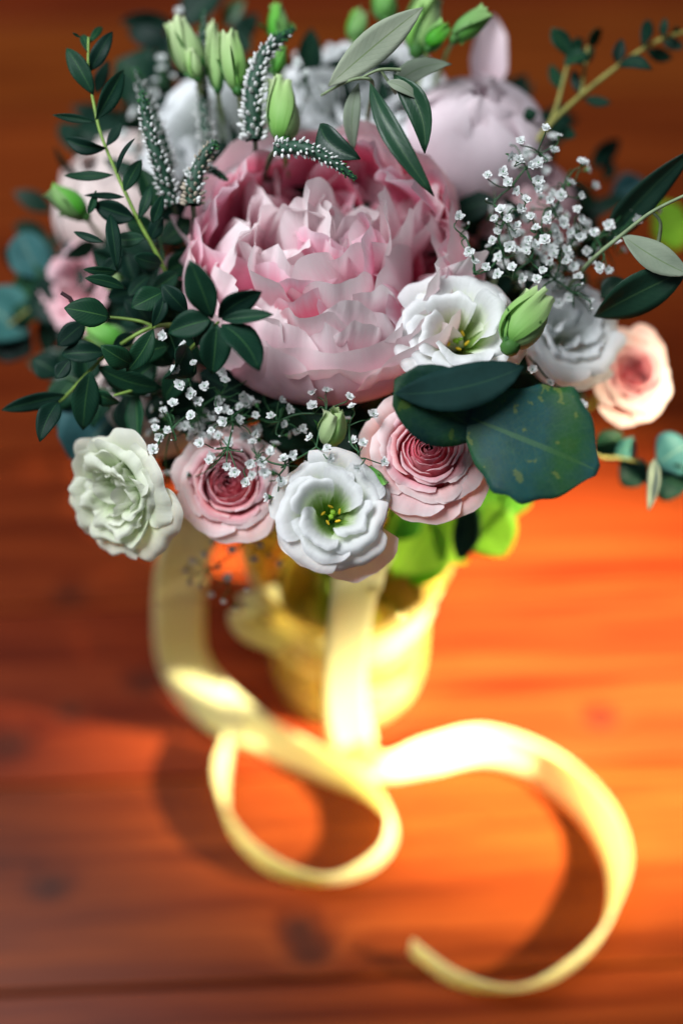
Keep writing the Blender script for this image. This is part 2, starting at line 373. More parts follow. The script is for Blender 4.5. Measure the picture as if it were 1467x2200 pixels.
def lustre_mat():
    m, nt, out = newmat('pale_gold_lustre_glass'); L = nt.links
    tc = N(nt, 'ShaderNodeTexCoord'); nz = N(nt, 'ShaderNodeTexNoise', i_Scale=55.0, i_Detail=2.0); L.new(tc.outputs['Object'], nz.inputs[0])
    n2 = N(nt, 'ShaderNodeTexNoise', i_Scale=26.0, i_Detail=4.0); L.new(tc.outputs['Object'], n2.inputs[0])
    bp = N(nt, 'ShaderNodeBump', i_Strength=.9, i_Distance=.010); L.new(nz.outputs[0], bp.inputs['Height'])
    col = ramp(nt, n2.outputs[0], [(.35, (.80, .62, .20)), (.65, (.94, .84, .42))])
    b = N(nt, 'ShaderNodeBsdfPrincipled', i_Roughness=.16, i_Metallic=.45); L.new(col, b.inputs['Base Color']); L.new(bp.outputs[0], b.inputs['Normal'])
    t = N(nt, 'ShaderNodeBsdfTranslucent'); t.inputs[0].default_value = (.95, .84, .38, 1)
    tr = N(nt, 'ShaderNodeBsdfTransparent'); tr.inputs[0].default_value = (.95, .86, .5, 1)
    m1 = N(nt, 'ShaderNodeMixShader'); m1.inputs[0].default_value = .42; L.new(b.outputs[0], m1.inputs[1]); L.new(t.outputs[0], m1.inputs[2])
    m2 = N(nt, 'ShaderNodeMixShader'); L.new(ramp(nt, n2.outputs[0], [(.38, (.60, .60, .60)), (.62, (.12, .12, .12))]), m2.inputs[0]); L.new(m1.outputs[0], m2.inputs[1]); L.new(tr.outputs[0], m2.inputs[2])
    L.new(m2.outputs[0], out.inputs[0]); return m
M['glass'] = lustre_mat(); M['water'] = glass_mat('jar_water', (.97, .94, .80))

KNOTS = [(20, 1600, .016), (110, 1905, .013), (668, 2045, .017), (312, 1465, .013), (150, 1530, .010), (1290, 1545, .012), (640, 1990, .010), (150, 1280, .012)]
def wood_mat():
    m, nt, out = newmat('varnished_pine_board'); L = nt.links
    tc = N(nt, 'ShaderNodeTexCoord'); oi = N(nt, 'ShaderNodeObjectInfo')
    g = N(nt, 'ShaderNodeNewGeometry')
    sp = N(nt, 'ShaderNodeSeparateXYZ'); L.new(tc.outputs['Object'], sp.inputs[0])
    rnd = math_(nt, 'MULTIPLY', oi.outputs['Random'], 23.0)
    # knots: dark resinous spots that push the grain aside
    kn = None
    for (x, y, r) in KNOTS:
        p = on(x, y)
        a, b = math.cos(FLOOR_ROT), math.sin(FLOOR_ROT); lx, ly = a * p[0] + b * p[1], -b * p[0] + a * p[1]
        dx = math_(nt, 'MULTIPLY', math_(nt, 'SUBTRACT', sp.outputs[0], lx), .72); dy = math_(nt, 'SUBTRACT', sp.outputs[1], ly)
        q = math_(nt, 'ADD', math_(nt, 'MULTIPLY', dx, dx), math_(nt, 'MULTIPLY', dy, dy))
        e = math_(nt, 'EXPONENT', math_(nt, 'MULTIPLY', q, -1.7 / (r * r)))
        kn = e if kn is None else math_(nt, 'ADD', kn, e)
    cv = N(nt, 'ShaderNodeCombineXYZ')
    L.new(math_(nt, 'ADD', math_(nt, 'MULTIPLY', sp.outputs[0], 2.2), rnd), cv.inputs[0])
    L.new(math_(nt, 'ADD', math_(nt, 'MULTIPLY', sp.outputs[1], 62.0), math_(nt, 'MULTIPLY', kn, 2.4)), cv.inputs[1]); L.new(rnd, cv.inputs[2])
    n1 = N(nt, 'ShaderNodeTexNoise', i_Scale=1.0, i_Detail=6.0, i_Roughness=.62, i_Distortion=.5); L.new(cv.outputs[0], n1.inputs[0])
    cf = N(nt, 'ShaderNodeCombineXYZ'); L.new(math_(nt, 'MULTIPLY', sp.outputs[0], 9.0), cf.inputs[0]); L.new(math_(nt, 'MULTIPLY', sp.outputs[1], 260.0), cf.inputs[1]); L.new(rnd, cf.inputs[2])
    n2 = N(nt, 'ShaderNodeTexNoise', i_Scale=1.0, i_Detail=3.0); L.new(cf.outputs[0], n2.inputs[0])
    n3 = N(nt, 'ShaderNodeTexNoise', i_Scale=5.0, i_Detail=3.0); L.new(tc.outputs['Object'], n3.inputs[0])
    f = math_(nt, 'ADD', math_(nt, 'MULTIPLY', n1.outputs[0], .75), math_(nt, 'MULTIPLY', n2.outputs[0], .25))
    col = ramp(nt, f, [(.34, (.050, .008, .002)), (.45, (.128, .021, .004)), (.55, (.190, .036, .006)), (.68, (.255, .054, .010))])
    col = hsv(nt, col, math_(nt, 'ADD', .492, math_(nt, 'MULTIPLY', oi.outputs['Random'], .014)), 1.0,
              math_(nt, 'ADD', .62, math_(nt, 'ADD', math_(nt, 'MULTIPLY', oi.outputs['Random'], .3), math_(nt, 'MULTIPLY', n3.outputs[0], .35))))
    kf = math_(nt, 'MINIMUM', math_(nt, 'POWER', kn, 1.5), 1.0)
    col = mixc(nt, math_(nt, 'MULTIPLY', kf, .9), col, (.035, .010, .006))
    bp = N(nt, 'ShaderNodeBump', i_Strength=.25, i_Distance=.0006); L.new(f, bp.inputs['Height'])
    b = N(nt, 'ShaderNodeBsdfPrincipled'); L.new(col, b.inputs['Base Color']); L.new(bp.outputs[0], b.inputs['Normal'])
    L.new(math_(nt, 'ADD', .24, math_(nt, 'MULTIPLY', n1.outputs[0], .2)), b.inputs['Roughness'])
    b.inputs['Specular IOR Level'].default_value = .06
    L.new(b.outputs[0], out.inputs[0]); return m

# ------------------------------------------------------------------ floor of boards
FLOOR_ROT = R(2.6)
WOOD = wood_mat()
floor = bpy.data.objects.new('floor', None); COL.objects.link(floor); floor['kind'] = 'structure'; floor.rotation_euler = (0, 0, FLOOR_ROT)
BW = .128
def board(x0, x1, y0, y1):
    g = .0009; e = .0012; x0 += g; x1 -= g; y0 += g; y1 -= g
    z = [-.022, -e, 0]
    V = []
    for (zz, i) in ((-.022, 0), (-e, 0), (0, e)):
        V += [(x0 + i, y0 + i, zz), (x1 - i, y0 + i, zz), (x1 - i, y1 - i, zz), (x0 + i, y1 - i, zz)]
    F = [(8, 9, 10, 11), (3, 2, 1, 0)]
    for k in (0, 4):
        for j in range(4):
            a, b = k + j, k + (j + 1) % 4; F.append((a, b, b + 4, a + 4))
    me = bpy.data.meshes.new('plank'); me.from_pydata(V, [], F); me.materials.append(WOOD)
    link('plank', me, floor)
_seam = on(1250, 1262)[1] - math.tan(FLOOR_ROT) * on(1250, 1262)[0]
for k in range(-5, 15):
    y0 = _seam * math.cos(FLOOR_ROT) + k * BW
    cuts = [-2.2, rng.uniform(-1.4, -.9) if k % 2 else rng.uniform(-2, -1.5), 2.2] if k < 2 else [-2.2, rng.uniform(-1.2, -.6), rng.uniform(.75, 1.3), 2.2]
    for a, b in zip(cuts[:-1], cuts[1:]): board(a, b, y0, y0 + BW)
sub = bpy.data.meshes.new('subfloor'); sub.from_pydata([(-2.6, -2, -.024), (2.6, -2, -.024), (2.6, 3, -.024), (-2.6, 3, -.024)], [], [(0, 1, 2, 3)])
link('subfloor', sub, floor, plain_mat('subfloor_dark', (.02, .015, .012), .9))

# ------------------------------------------------------------------ jar with water
def lathe(prof, n=40):
    p = spline(prof, 26) if len(prof) > 2 else np.array(prof, float)
    th = np.arange(n) * 2 * math.pi / n
    return np.stack([np.outer(np.cos(th), p[:, 0]), np.outer(np.sin(th), p[:, 0]), np.outer(np.ones(n), p[:, 1])], -1)
jar = thing('flower_vase', 'pale gold lustre glass vase with a flared mouth, under the flowers', 'vase', JAR)
MB().grid(lathe([(.001, .001), (.040, .001), (.047, .006), (.049, .04), (.049, .085), (.052, .12), (.060, .150), (.0615, .1505)]), True).grid(
    lathe([(.0595, .1505), (.058, .149), (.0495, .12), (.0465, .085), (.0465, .04), (.044, .010), (.038, .006), (.001, .006)]), True).build('vase_wall', M['glass'], jar)
MB().grid(tube(np.array([(.0605 * math.cos(a), .0605 * math.sin(a), .1505) for a in np.linspace(0, 6.2832, 49)]), .0014), True).build('rim', M['glass'], jar)
MB().grid(lathe([(.001, .0075), (.037, .0075), (.0435, .012), (.0455, .04), (.0455, .085), (.046, .095), (.03, .0952), (.001, .0952)]), True).build('water', M['water'], jar)

# ------------------------------------------------------------------ ribbon
rib = thing('satin_ribbon', 'ivory gold satin ribbon tied round the vase with long curling ends on the boards', 'ribbon', (0, 0, 0))
def ribbon_strip(name, rows, width, n=140):
    """rows: px, py, height of centre line, width vector"""
    C = np.array([ony(r[0], r[1], r[4]) if len(r) > 4 else on(r[0], r[1], r[2]) for r in rows]); Wv = np.array([nrm(r[3]) for r in rows])
    P = spline(C, n); Q = spline(Wv, n)
    T = np.gradient(P, axis=0); T /= np.linalg.norm(T, axis=1)[:, None]
    Q = Q - T * (Q * T).sum(1)[:, None]; Q /= np.linalg.norm(Q, axis=1)[:, None]
    Nn = np.cross(T, Q)
    u = np.linspace(-1, 1, 7)
    X = P[None] + (u * width / 2)[:, None, None] * Q[None] + (.0012 * (u ** 2))[:, None, None] * Nn[None]
    lo = .0012 - X[..., 2].min(0); X[..., 2] += np.maximum(lo, 0)[None]
    o = MB().grid(X).build(name, M['ribbon'], rib)
    so = o.modifiers.new('thickness', 'SOLIDIFY'); so.thickness = .0005
    return o
up = (0, 0, 1)
ribbon_strip('ribbon_tail', [
    (455, 1080, .19, (1, .2, .1)), (400, 1180, .165, (1, .2, 0)), (385, 1300, .115, (1, .1, 0)), (395, 1420, .06, (1, .3, .2)), (460, 1510, .028, (.6, .6, .5)), (570, 1580, .016, (.2, .4, 1)),
    (700, 1645, .0135, (0, .3, 1)), (800, 1700, .0135, up), (845, 1770, .0135, (-.2, 0, 1)), (815, 1850, .0135, up), (705, 1897, .0135, (0, -.2, 1)),
    (580, 1865, .0135, up), (495, 1780, .0135, up), (470, 1680, .0135, (-.2, 0, 1)), (490, 1590, .0135, up)], .030)
ribbon_strip('ribbon_tail', [
    (800, 1180, 0, (1, 0, 0), -.01), (765, 1255, 0, (.95, .35, 0), -.040), (745, 1370, 0, (.92, .42, .05), -.046), (740, 1490, 0, (.92, .42, .1), -.046), (758, 1590, .02, (.9, .1, .4)), (815, 1645, .016, (.3, .2, 1)),
    (920, 1622, .0145, (0, .55, 1)), (1040, 1600, .0145, (.1, .6, 1)), (1180, 1650, .0145, (.4, .4, 1)), (1290, 1750, .0135, (.5, .1, 1)), (1335, 1870, .0135, (.3, 0, 1)),
    (1300, 2000, .0135, up), (1210, 2090, .0135, up), (1100, 2130, .0135, (0, -.2, 1)), (980, 2110, .0135, up), (880, 2040, .0135, up)], .027)
ribbon_strip('ribbon_end', [(600, 1290, .14, (1, .2, .6)), (530, 1310, .13, (.6, .2, 1)), (540, 1350, .115, (.2, .3, 1)), (620, 1385, .10, (.1, .2, 1))], .018, 40)
ang = np.linspace(0, 2 * math.pi, 61)
bz = np.linspace(.098, .140, 6)
br = lambda z: np.interp(z, [.085, .12, .150], [.0502, .0532, .0612])
MB().grid(np.stack([np.stack([JAR[0] + np.cos(ang) * (br(z) + .0007 * np.sin(7 * ang + 40 * z)), JAR[1] + np.sin(ang) * (br(z) + .0007 * np.sin(7 * ang + 40 * z)), np.full_like(ang, z) + .004 * np.sin(ang)], -1) for z in bz])).build('ribbon_band', M['ribbon'], rib)

# ------------------------------------------------------------------ flowers
def stem_to_jar(root, base, axis, mat=None, r=.0016, name='stem'):
    P = to_local(root, neck_path(base, axis)); MB().grid(tube(P, r, r * 1.15), True).build(name, mat or M['stem'], root)

def flower_root(name, label, cat, px, py, z, axis, depth, roll=0.0, group=None):
    c = at(px, py, z); ax = nrm(axis); base = c - ax * depth
    t = thing(name, label, cat, base, frame(ax, roll), group); stem_to_jar(t, base, ax); return t
def petal(root, P, mat, name='petal'): return MB().grid(P).build(name, mat, root)

def peony(label, px, py, z, axis, s=1.0):
    t = flower_root('peony', label, 'peony', px, py, z, axis, .042 * s)
    pf = lambda k, h, fl=0.0: np.array([(.004, 0), (.040 * k, .003), (.064 * k, .024), (.0685 * k, .048 * h), ((.064 + fl) * k, .066 * h), ((.057 + fl * 2) * k, .080 * h)]) * s
    hh = lambda a: .84 + .10 * math.sin(a)                    # the side towards the viewer is lower
    for k in range(7):
        a = k * .897 + .3
        petal(t, rev_petal(a, R(44), pf(1.0, hh(a) * rng.uniform(.92, 1.03), rng.uniform(-.002, .008)), nu=17, nv=16, ruffle=.0018 * s, notch=.05, wobble=.002 * s, spiral=.002 * s, tip=.14), M['peony_out'])
    for k in range(9):
        a = k * .698
        petal(t, rev_petal(a, R(30), pf(.93, hh(a) * rng.uniform(.94, 1.10), rng.uniform(-.004, .006)), nu=15, nv=16, ruffle=.0018 * s, notch=.06, wobble=.0026 * s, spiral=.002 * s), M['peony_deep'] if math.sin(a) > -.3 else M['peony_out'])
    for k in range(13):
        a = k * .4833 + .2
        petal(t, rev_petal(a, R(22), pf(.84, hh(a) * rng.uniform(.90, 1.15), rng.uniform(-.008, .006)), nu=13, nv=14, ruffle=.0022 * s, notch=.08, wobble=.003 * s), M['peony_deep'] if math.sin(a) > .2 else M['peony_in'])
    for k in range(84):                                      # the ruffled tuft
        q = (k + .5) / 84; rad = .050 * s * math.sqrt(q); a = k * 2.39996 + rng.normal() * .2
        out = np.array([math.cos(a), math.sin(a), 0]); lean = .10 + .75 * q + rng.normal() * .2
        d = nrm(out * math.sin(lean) + np.array([0, 0, 1]) * math.cos(lean) + rng.normal(size=3) * .14)
        Lp = (.072 - .010 * q + rng.normal() * .004) * s; n = nrm(-out + rng.normal(size=3) * .45)
        hollow = math.sin(a) > .4 and .12 < q < .8
        if hollow: Lp *= .70
        P = sheet(Lp, (.032 + rng.uniform(0, .022)) * s, bend=rng.uniform(.2, 1.2), cup=rng.uniform(.4, 1.3), ruffle=.0013 * s, notch=.09, tip=.30, wobble=.0019 * s, nu=19, nv=16, peak=.78)
        petal(t, place(P, out * rad * .80 + np.array([0, .002, 0]) * s + np.array([0, 0, .012]) * s, d, n), M['peony_deep'] if hollow or rng.uniform() < .08 else M['peony_in'])
    for k in range(4):
        a = k * 1.57 + .4; out = np.array([math.cos(a), math.sin(a), 0])
        P = sheet(.04 * s, .03 * s, bend=1.0, cup=.6, tip=.5); petal(t, place(P, (0, 0, -.001), nrm(out + np.array([0, 0, -.1])), np.array([0, 0, 1])), M['sepal'], 'sepal')
    return t

def globe(name, label, cat, px, py, z, axis, s, mat, n=12, wrap=.55, inner=None):
    """a half-closed round bloom: overlapping incurved petals"""
    t = flower_root(name, label, cat, px, py, z, axis, .03 * s)
    for k in range(n):
        q = k / (n - 1); kk = .45 + .55 * q; h = 1.05 - .1 * q
        pr = np.array([(.003, 0), (.030 * kk, .002), (.044 * kk, .020), (.043 * kk, .042 * h), (.030 * kk, .058 * h), ((.012 + .016 * q * (1 - wrap)) * kk, .066 * h)]) * s
        petal(t, rev_petal(k * 2.4, R(72), pr, nu=15, nv=14, ruffle=.0006 * s, notch=.02, wobble=.0015 * s, spiral=.002 * s, tip=.2), mat if (inner is None or q > .5) else inner)
    return t

def rose(label, px, py, z, axis, s=1.0, roll=0.0, n=34, open_=1.0, outer_extra=()):
    t = flower_root('rose', label, 'rose', px, py, z, axis, .026 * s, roll)
    for k in range(n):
        q = k / (n - 1); r = (.0018 + .0225 * q ** .9) * s; h = (.0300 - .003 * q - .010 * max(0, q - .7) * open_) * s
        lean = (.72 + .30 * q) ; fl = max(0, q - .45) * .012 * s * open_
        pr = [(.002 * s, 0), (r * .8 + .003 * s, .006 * s), (r * 1.08 + .002 * s, .016 * s), (r * 1.02, h * .82), (r * lean + fl, h), (r * lean + fl * 2.2, h - fl * .25)]
        half = R(110 - 62 * q)
        mat = M['rose_in'] if q < .45 else (M['rose_mid'] if q < .78 else M['rose_out'])
        petal(t, rev_petal(k * 2.39996, half, pr, nu=15, nv=12, wpts=(.5, .8, 1, 1, .92), tip=.10 + .06 * q, notch=.03, ruffle=(.0002 + .0006 * q) * s, spiral=(.0009 + .0006 * q) * s, wobble=(.0003 + .0007 * q) * s, edge=.0012 * s * q), mat)
    for a, ln in outer_extra:                                 # loose outer petals
        pr = np.array([(.003, 0), (.014, .004), (.024, .012), (.032 * ln, .018), (.038 * ln, .016)]) * s
        petal(t, rev_petal(a, R(52), pr, nu=15, nv=12, ruffle=.001 * s, tip=.22, notch=.03, edge=-.003 * s), M['rose_out'])
    for k in range(5):
        a = k * 1.2566; out = np.array([math.cos(a), math.sin(a), 0]); P = sheet(.022 * s, .007 * s, bend=-.6, cup=.4, tip=.8)
        petal(t, place(P, (0, 0, 0), nrm(out + np.array([0, 0, .1])), (0, 0, 1)), M['sepal'], 'sepal')
    return t

def lisianthus(label, px, py, z, axis, s=1.0, roll=0.0, mat='white', layers=3, extra=0, stamens=True, ruf=1.0, cat='lisianthus'):
    t = flower_root('lisianthus', label, cat, px, py, z, axis, .030 * s, roll)
    profs = [[(.003, 0), (.013, .010), (.024, .022), (.035, .030), (.042, .0305), (.045, .027)],
             [(.003, .001), (.012, .012), (.020, .025), (.028, .034), (.034, .0365), (.0385, .0335)],
             [(.003, .002), (.0105, .013), (.0155, .026), (.0195, .036), (.0245, .0405), (.0285, .039)]][3 - layers:]
    for j, pr in enumerate(profs):
        cnt = (5, 5, 4)[j + 3 - layers]
        for k in range(cnt):
            p = np.array(pr) * s * rng.uniform(.94, 1.05); p[3:, 1] += rng.uniform(-.003, .002) * s
            petal(t, rev_petal(k * 6.2832 / cnt + j * .6 + rng.normal() * .1, R(52), p, nu=25, nv=18, tip=.17, notch=.06, ruffle=.0009 * s * ruf, spiral=.0040 * s, wobble=.0015 * s * ruf, edge=.0008 * s, kr=rng.uniform(4, 8)), M[mat])
    for k in range(extra):
        a = k * 2.4; q = (k + .5) / extra; out = np.array([math.cos(a), math.sin(a), 0]); d = nrm(out * (.1 + .7 * q) + np.array([0, 0, 1]))
        P = sheet(.040 * s, .028 * s, bend=rng.uniform(-.2, .7), cup=rng.uniform(.4, 1.3), ruffle=.0015 * s, notch=.1, wobble=.002 * s, tip=.3, nu=13)
        petal(t, place(P, out * .006 * s + np.array([0, 0, .004 * s]), d, nrm(-out + rng.normal(size=3) * .3)), M[mat])
    if stamens:
        m = MB(); m.grid(tube(spline([(0, 0, .004 * s), (0, 0, .012 * s), (.0005 * s, 0, .017 * s)], 5), .0016 * s, .001 * s), True)
        m.grid(blob((.0018 * s, 0, .0185 * s), .0022 * s, .0015 * s), True).grid(blob((-.0018 * s, 0, .0185 * s), .0022 * s, .0015 * s), True)
        m.build('stigma', M['stigma'], t)
        for k in range(5):
            a = k * 1.2566 + .5; e = np.array([math.cos(a) * .0065, math.sin(a) * .0065, .0165 + .001 * math.sin(3 * k)]) * s
            m = MB().grid(tube(np.array([(0, 0, .004 * s), tuple(e * .6 + np.array([0, 0, .004 * s])), tuple(e)]), .0004 * s, sides=5), True, 1).grid(blob(e, .0011 * s, .0024 * s, (math.cos(a + 1), math.sin(a + 1), .3)), True, 0)
            m.build('stamen', [M['anther'], M['stigma']], t)
    for k in range(4):
        a = k * 1.57; out = np.array([math.cos(a), math.sin(a), 0]); P = sheet(.03 * s, .004 * s, bend=.2, cup=.4, tip=.8)
        petal(t, place(P, (0, 0, -.001), nrm(out + np.array([0, 0, .8])), -out), M['sepal'], 'sepal')
    return t

def bud(label, base, tip, wpx, z0, z1=None, mat='bud', frill=1.0):
    z1 = z0 if z1 is None else z1
    A = at(*base, z0); B = at(*tip, z1); L = np.linalg.norm(B - A); Rr = wpx / FPX * z0 / 2; ax = (B - A) / L
    t = thing('lisianthus_bud', label, 'flower bud', A, frame(ax, rng.uniform(0, 6)), 'green lisianthus buds in the bouquet')
    for k in range(4):
        c = .86 + .05 * k
        pr = [(.0008, 0), (Rr * .72 * c, L * .10), (Rr * 1.0 * c, L * .34), (Rr * .92 * c, L * .62), (Rr * .62 * c, L * .86), (Rr * (.42 + .14 * frill) * c, L * rng.uniform(.95, 1.04))]
        petal(t, rev_petal(k * 1.571, R(72), pr, nu=13, nv=13, wpts=(.9, 1, 1, .95, .9), tip=.06, notch=.06 * frill, ruffle=Rr * .16 * frill, spiral=Rr * .17, twist=1.5, wobble=Rr * .09), M[mat])
    P = [(.0005, 0), (Rr * .5, L * .08), (Rr * .7, L * .3), (Rr * .5, L * .7), (Rr * .1, L * .88)]
    for k in range(4):
        a = k * 1.571 + .3; out = np.array([math.cos(a), math.sin(a), 0]); Q = sheet(L * rng.uniform(.45, .75), Rr * .36, bend=rng.uniform(-.5, .25), cup=.5, tip=.85, nu=5, nv=8)
        petal(t, place(Q, out * Rr * .45, nrm(out * .32 + np.array([0, 0, 1])), -out), M['sepal'], 'sepal')
    MB().grid(blob((0, 0, 0), Rr * .5, Rr * .45, a=8), True).build('calyx', M['sepal'], t)
    stem_to_jar(t, A, ax, M['stem'], .0012)
    return t

def veronica(label, pts, z, wpx, faded=False, droop=None):
    """pts: base ... tip in pixels"""
    zs = z if isinstance(z, (list, tuple)) else [z] * len(pts)
    C = np.array([at(p[0], p[1], q) for p, q in zip(pts, zs)]); P = spline(C, 60); Rr = wpx / FPX * zs[0] / 2
    t = thing('veronica_spike', label, 'veronica flower', C[0], None, 'white veronica spikes in the bouquet')
    loc = P - C[0]
    rad = np.interp(np.linspace(0, 1, 60), [0, .3, .8, 1], [.62, .60, .40, .12]) * Rr
    T = np.gradient(loc, axis=0); T /= np.linalg.norm(T, axis=1)[:, None]
    A = np.cross(T, D + np.array([.1, .2, .3])); A /= np.linalg.norm(A, axis=1)[:, None]; B = np.cross(T, A)
    th = np.arange(8) * math.pi / 4
    MB().grid(loc[None] + rad[None, :, None] * (np.cos(th)[:, None, None] * A + np.sin(th)[:, None, None] * B), True).build('flower_axis', M['floret_d'], t)
    m = MB(); Lc = np.linalg.norm(np.diff(P, axis=0), axis=1).sum(); n = int(min(420, max(90, Lc / .00040)))
    for k in range(n):
        q = ((k + .5) / n) ** 1.05; i = q * 59; j = int(i); a = k * 2.39996 + rng.normal() * .16
        o = math.cos(a) * A[j] + math.sin(a) * B[j]; d = nrm(o + T[j] * (.35 + .7 * q)); r = np.interp(q, [0, .5, .85, 1], [.0017, .0013, .0009, .00045]) * Rr / .006
        r *= rng.uniform(.58, 1.0); ln = r * rng.uniform(1.1, 1.5)
        c = loc[j] + o * rad[j] * .95 + d * ln * .6 + rng.normal(size=3) * .0002
        mi = 1 if q > .82 + rng.normal() * .05 else (0 if not faded or rng.uniform() < .4 else 2)
        m.grid(blob(c, r * .72, ln, d, 5, 4), True, mi)
        if k % 2 == 0: m.grid(blob(c - d * ln * .9 + T[j] * .0002, r * .8, ln * .7, d, 4, 3), True, 3)
    o = m.build('florets', [M['floret_w'], M['floret_g'], M['floret_b'], M['floret_d']], t); o['kind'] = 'stuff'
    stem_to_jar(t, C[0], T[0], M['stem_dark'], .0013)
    return t

def sprig(name, label, cat, stems, leaves, mat, stem_mat='stem', r=.0011, leaf_z=None, group=None, jar_from=-1, names='leaf'):
    """stems: lists of (px, py, z); leaves: (bx, by, tx, ty, width px, z, dz tip, roll, extra dict)"""
    first = stems[0]; C0 = at(*first[jar_from]); t = thing(name, label, cat, C0, None, group)
    for k, st in enumerate(stems):
        P = spline([at(*p) for p in st], 6 * len(st)) - C0
        MB().grid(tube(P, r * .55, r) if k == 0 else tube(P, r * .5, r * .8), True).build('stem', M[stem_mat], t)
    for lf in leaves:
        bx, by, tx, ty, wp, z = lf[:6]; dz = lf[6] if len(lf) > 6 else 0; roll = lf[7] if len(lf) > 7 else rng.normal() * .35; kw = dict(lf[8]) if len(lf) > 8 else {}
        mm = M[kw.pop('mat', mat)]; kw.setdefault('arch', rng.uniform(-.05, .16)); kw.setdefault('fold', rng.uniform(.0, .45)); kw.setdefault('wave', rng.uniform(.02, .12)); kw.setdefault('side', rng.normal() * .035); kw.setdefault('peak', rng.uniform(.38, .55)); kw.setdefault('twist', rng.normal() * .35)
        W = wp / FPX * z / max(.35, abs(math.cos(roll)))
        P = leaf_pts(at(bx, by, z), at(tx, ty, z + dz), W, roll, **kw) - C0
        o = MB().grid(P).build(names, mm, t)
        so = o.modifiers.new('thickness', 'SOLIDIFY'); so.thickness = .0003; so.offset = 0
    P = neck_path(C0) - C0
    MB().grid(tube(P, r, r * 1.3), True).build('stem', M[stem_mat], t)
    return t

# --- main blooms
peony('large open pink peony with ruffled heart in the middle of the bouquet', 706, 588, .690, toward(-.03, .50, .86), 1.02)
t2 = globe('peony', 'half closed pale pink round peony behind the big open peony', 'peony', 1015, 312, .735, toward(.05, .50, .7), .90, M['lilac'], 9, 1.75)
petal(t2, to_local(t2, place(sheet(.05, .024, bend=.4, cup=.7), at(1035, 225, .745), at(1042, 100, .755) - at(1035, 225, .745), -D + .3 * RT)), M['lilac'])
rose('small pink rose with deep pink spiral heart under the big blue leaf', 918, 965, .652, toward(.02, .22, 1), .80, 0.4, outer_extra=[(-1.2, 1.1), (-.2, 1.05), (2.6, 1.0), (-2.2, 1.1)])
rose('pink rose behind baby\'s breath, beside the greenish cream flower', 492, 1035, .672, toward(-.05, .12, 1), .77, 1.1, outer_extra=[(-1.6, 1.0), (.3, .95)])
rose('blurred pink rose at the right edge of the bouquet with sunlit petals', 1358, 800, .715, toward(.30, .10, .95), .60, 2.0, outer_extra=[(2.6, 1.2), (3.6, 1.1), (-1.2, 1.2), (-.6, 1.1)])
lisianthus('white cup lisianthus with yellow stamens directly above the big blue leaf', 985, 712, .655, toward(-.02, .34, .93), .68, .5)
tb = lisianthus('white lisianthus with green heart hanging lowest over the vase', 714, 1098, .640, toward(.04, .22, 1), .61, 1.2)
for x0_, x1_, y1_, w_, zt in ((690, 672, 1232, .040, .652), (745, 770, 1258, .046, .648)):   # loose lower petals
    a_ = at(x0_, 1120, .664); b_ = at(x1_, y1_, zt)
    petal(tb, to_local(tb, place(sheet(np.linalg.norm(b_ - a_), w_, bend=.5, bend0=-.2, cup=.55, ruffle=.0010, tip=.30, nu=19, nv=14), a_, b_ - a_, -D + .2 * U)), M['white'])
lisianthus('greenish cream double lisianthus at the lower left, seen from the side', 256, 1064, .668, toward(-.52, -.25, .80), .68, .3, 'cream', 3, 12, False, 2.0)
lisianthus('blurred white lisianthus between the green bud and the right pink rose', 1218, 712, .690, toward(.25, .25, .92), .64, 2.2, 'white_far', 3, 4, False, 1.5)
lisianthus('blurred large white bloom behind the grey olive leaf at the top', 780, 212, .745, toward(.05, .55, .8), 1.05, .2, 'white_far', 3, 5, False, 1.5)
lisianthus('blurred white bloom among the veronica spikes at the upper left', 480, 290, .725, toward(-.1, .4, .9), .95, 1.6, 'white_far', 3, 3, False, 1.3)
globe('rose', 'large blurred blush rose behind the left eucalyptus sprig', 'rose', 262, 440, .765, toward(-.35, .45, .8), .92, M['blush'], 12, 1.5)
lisianthus('blurred pink ruffled bloom at the far left edge of the flowers', 172, 612, .745, toward(-.5, .1, .8), .56, .9, 'pinkflower', 3, 5, False, 2.0)
globe('rose', 'blurred pink bloom behind the right hand cloud of baby\'s breath', 'rose', 1120, 450, .745, toward(.2, .4, .9), .72, M['pinkflower'], 10)
globe('rose', 'blurred blush bloom half hidden beneath the left eucalyptus leaves', 'rose', 330, 850, .725, toward(-.3, .1, .9), .8, M['blush'], 10)

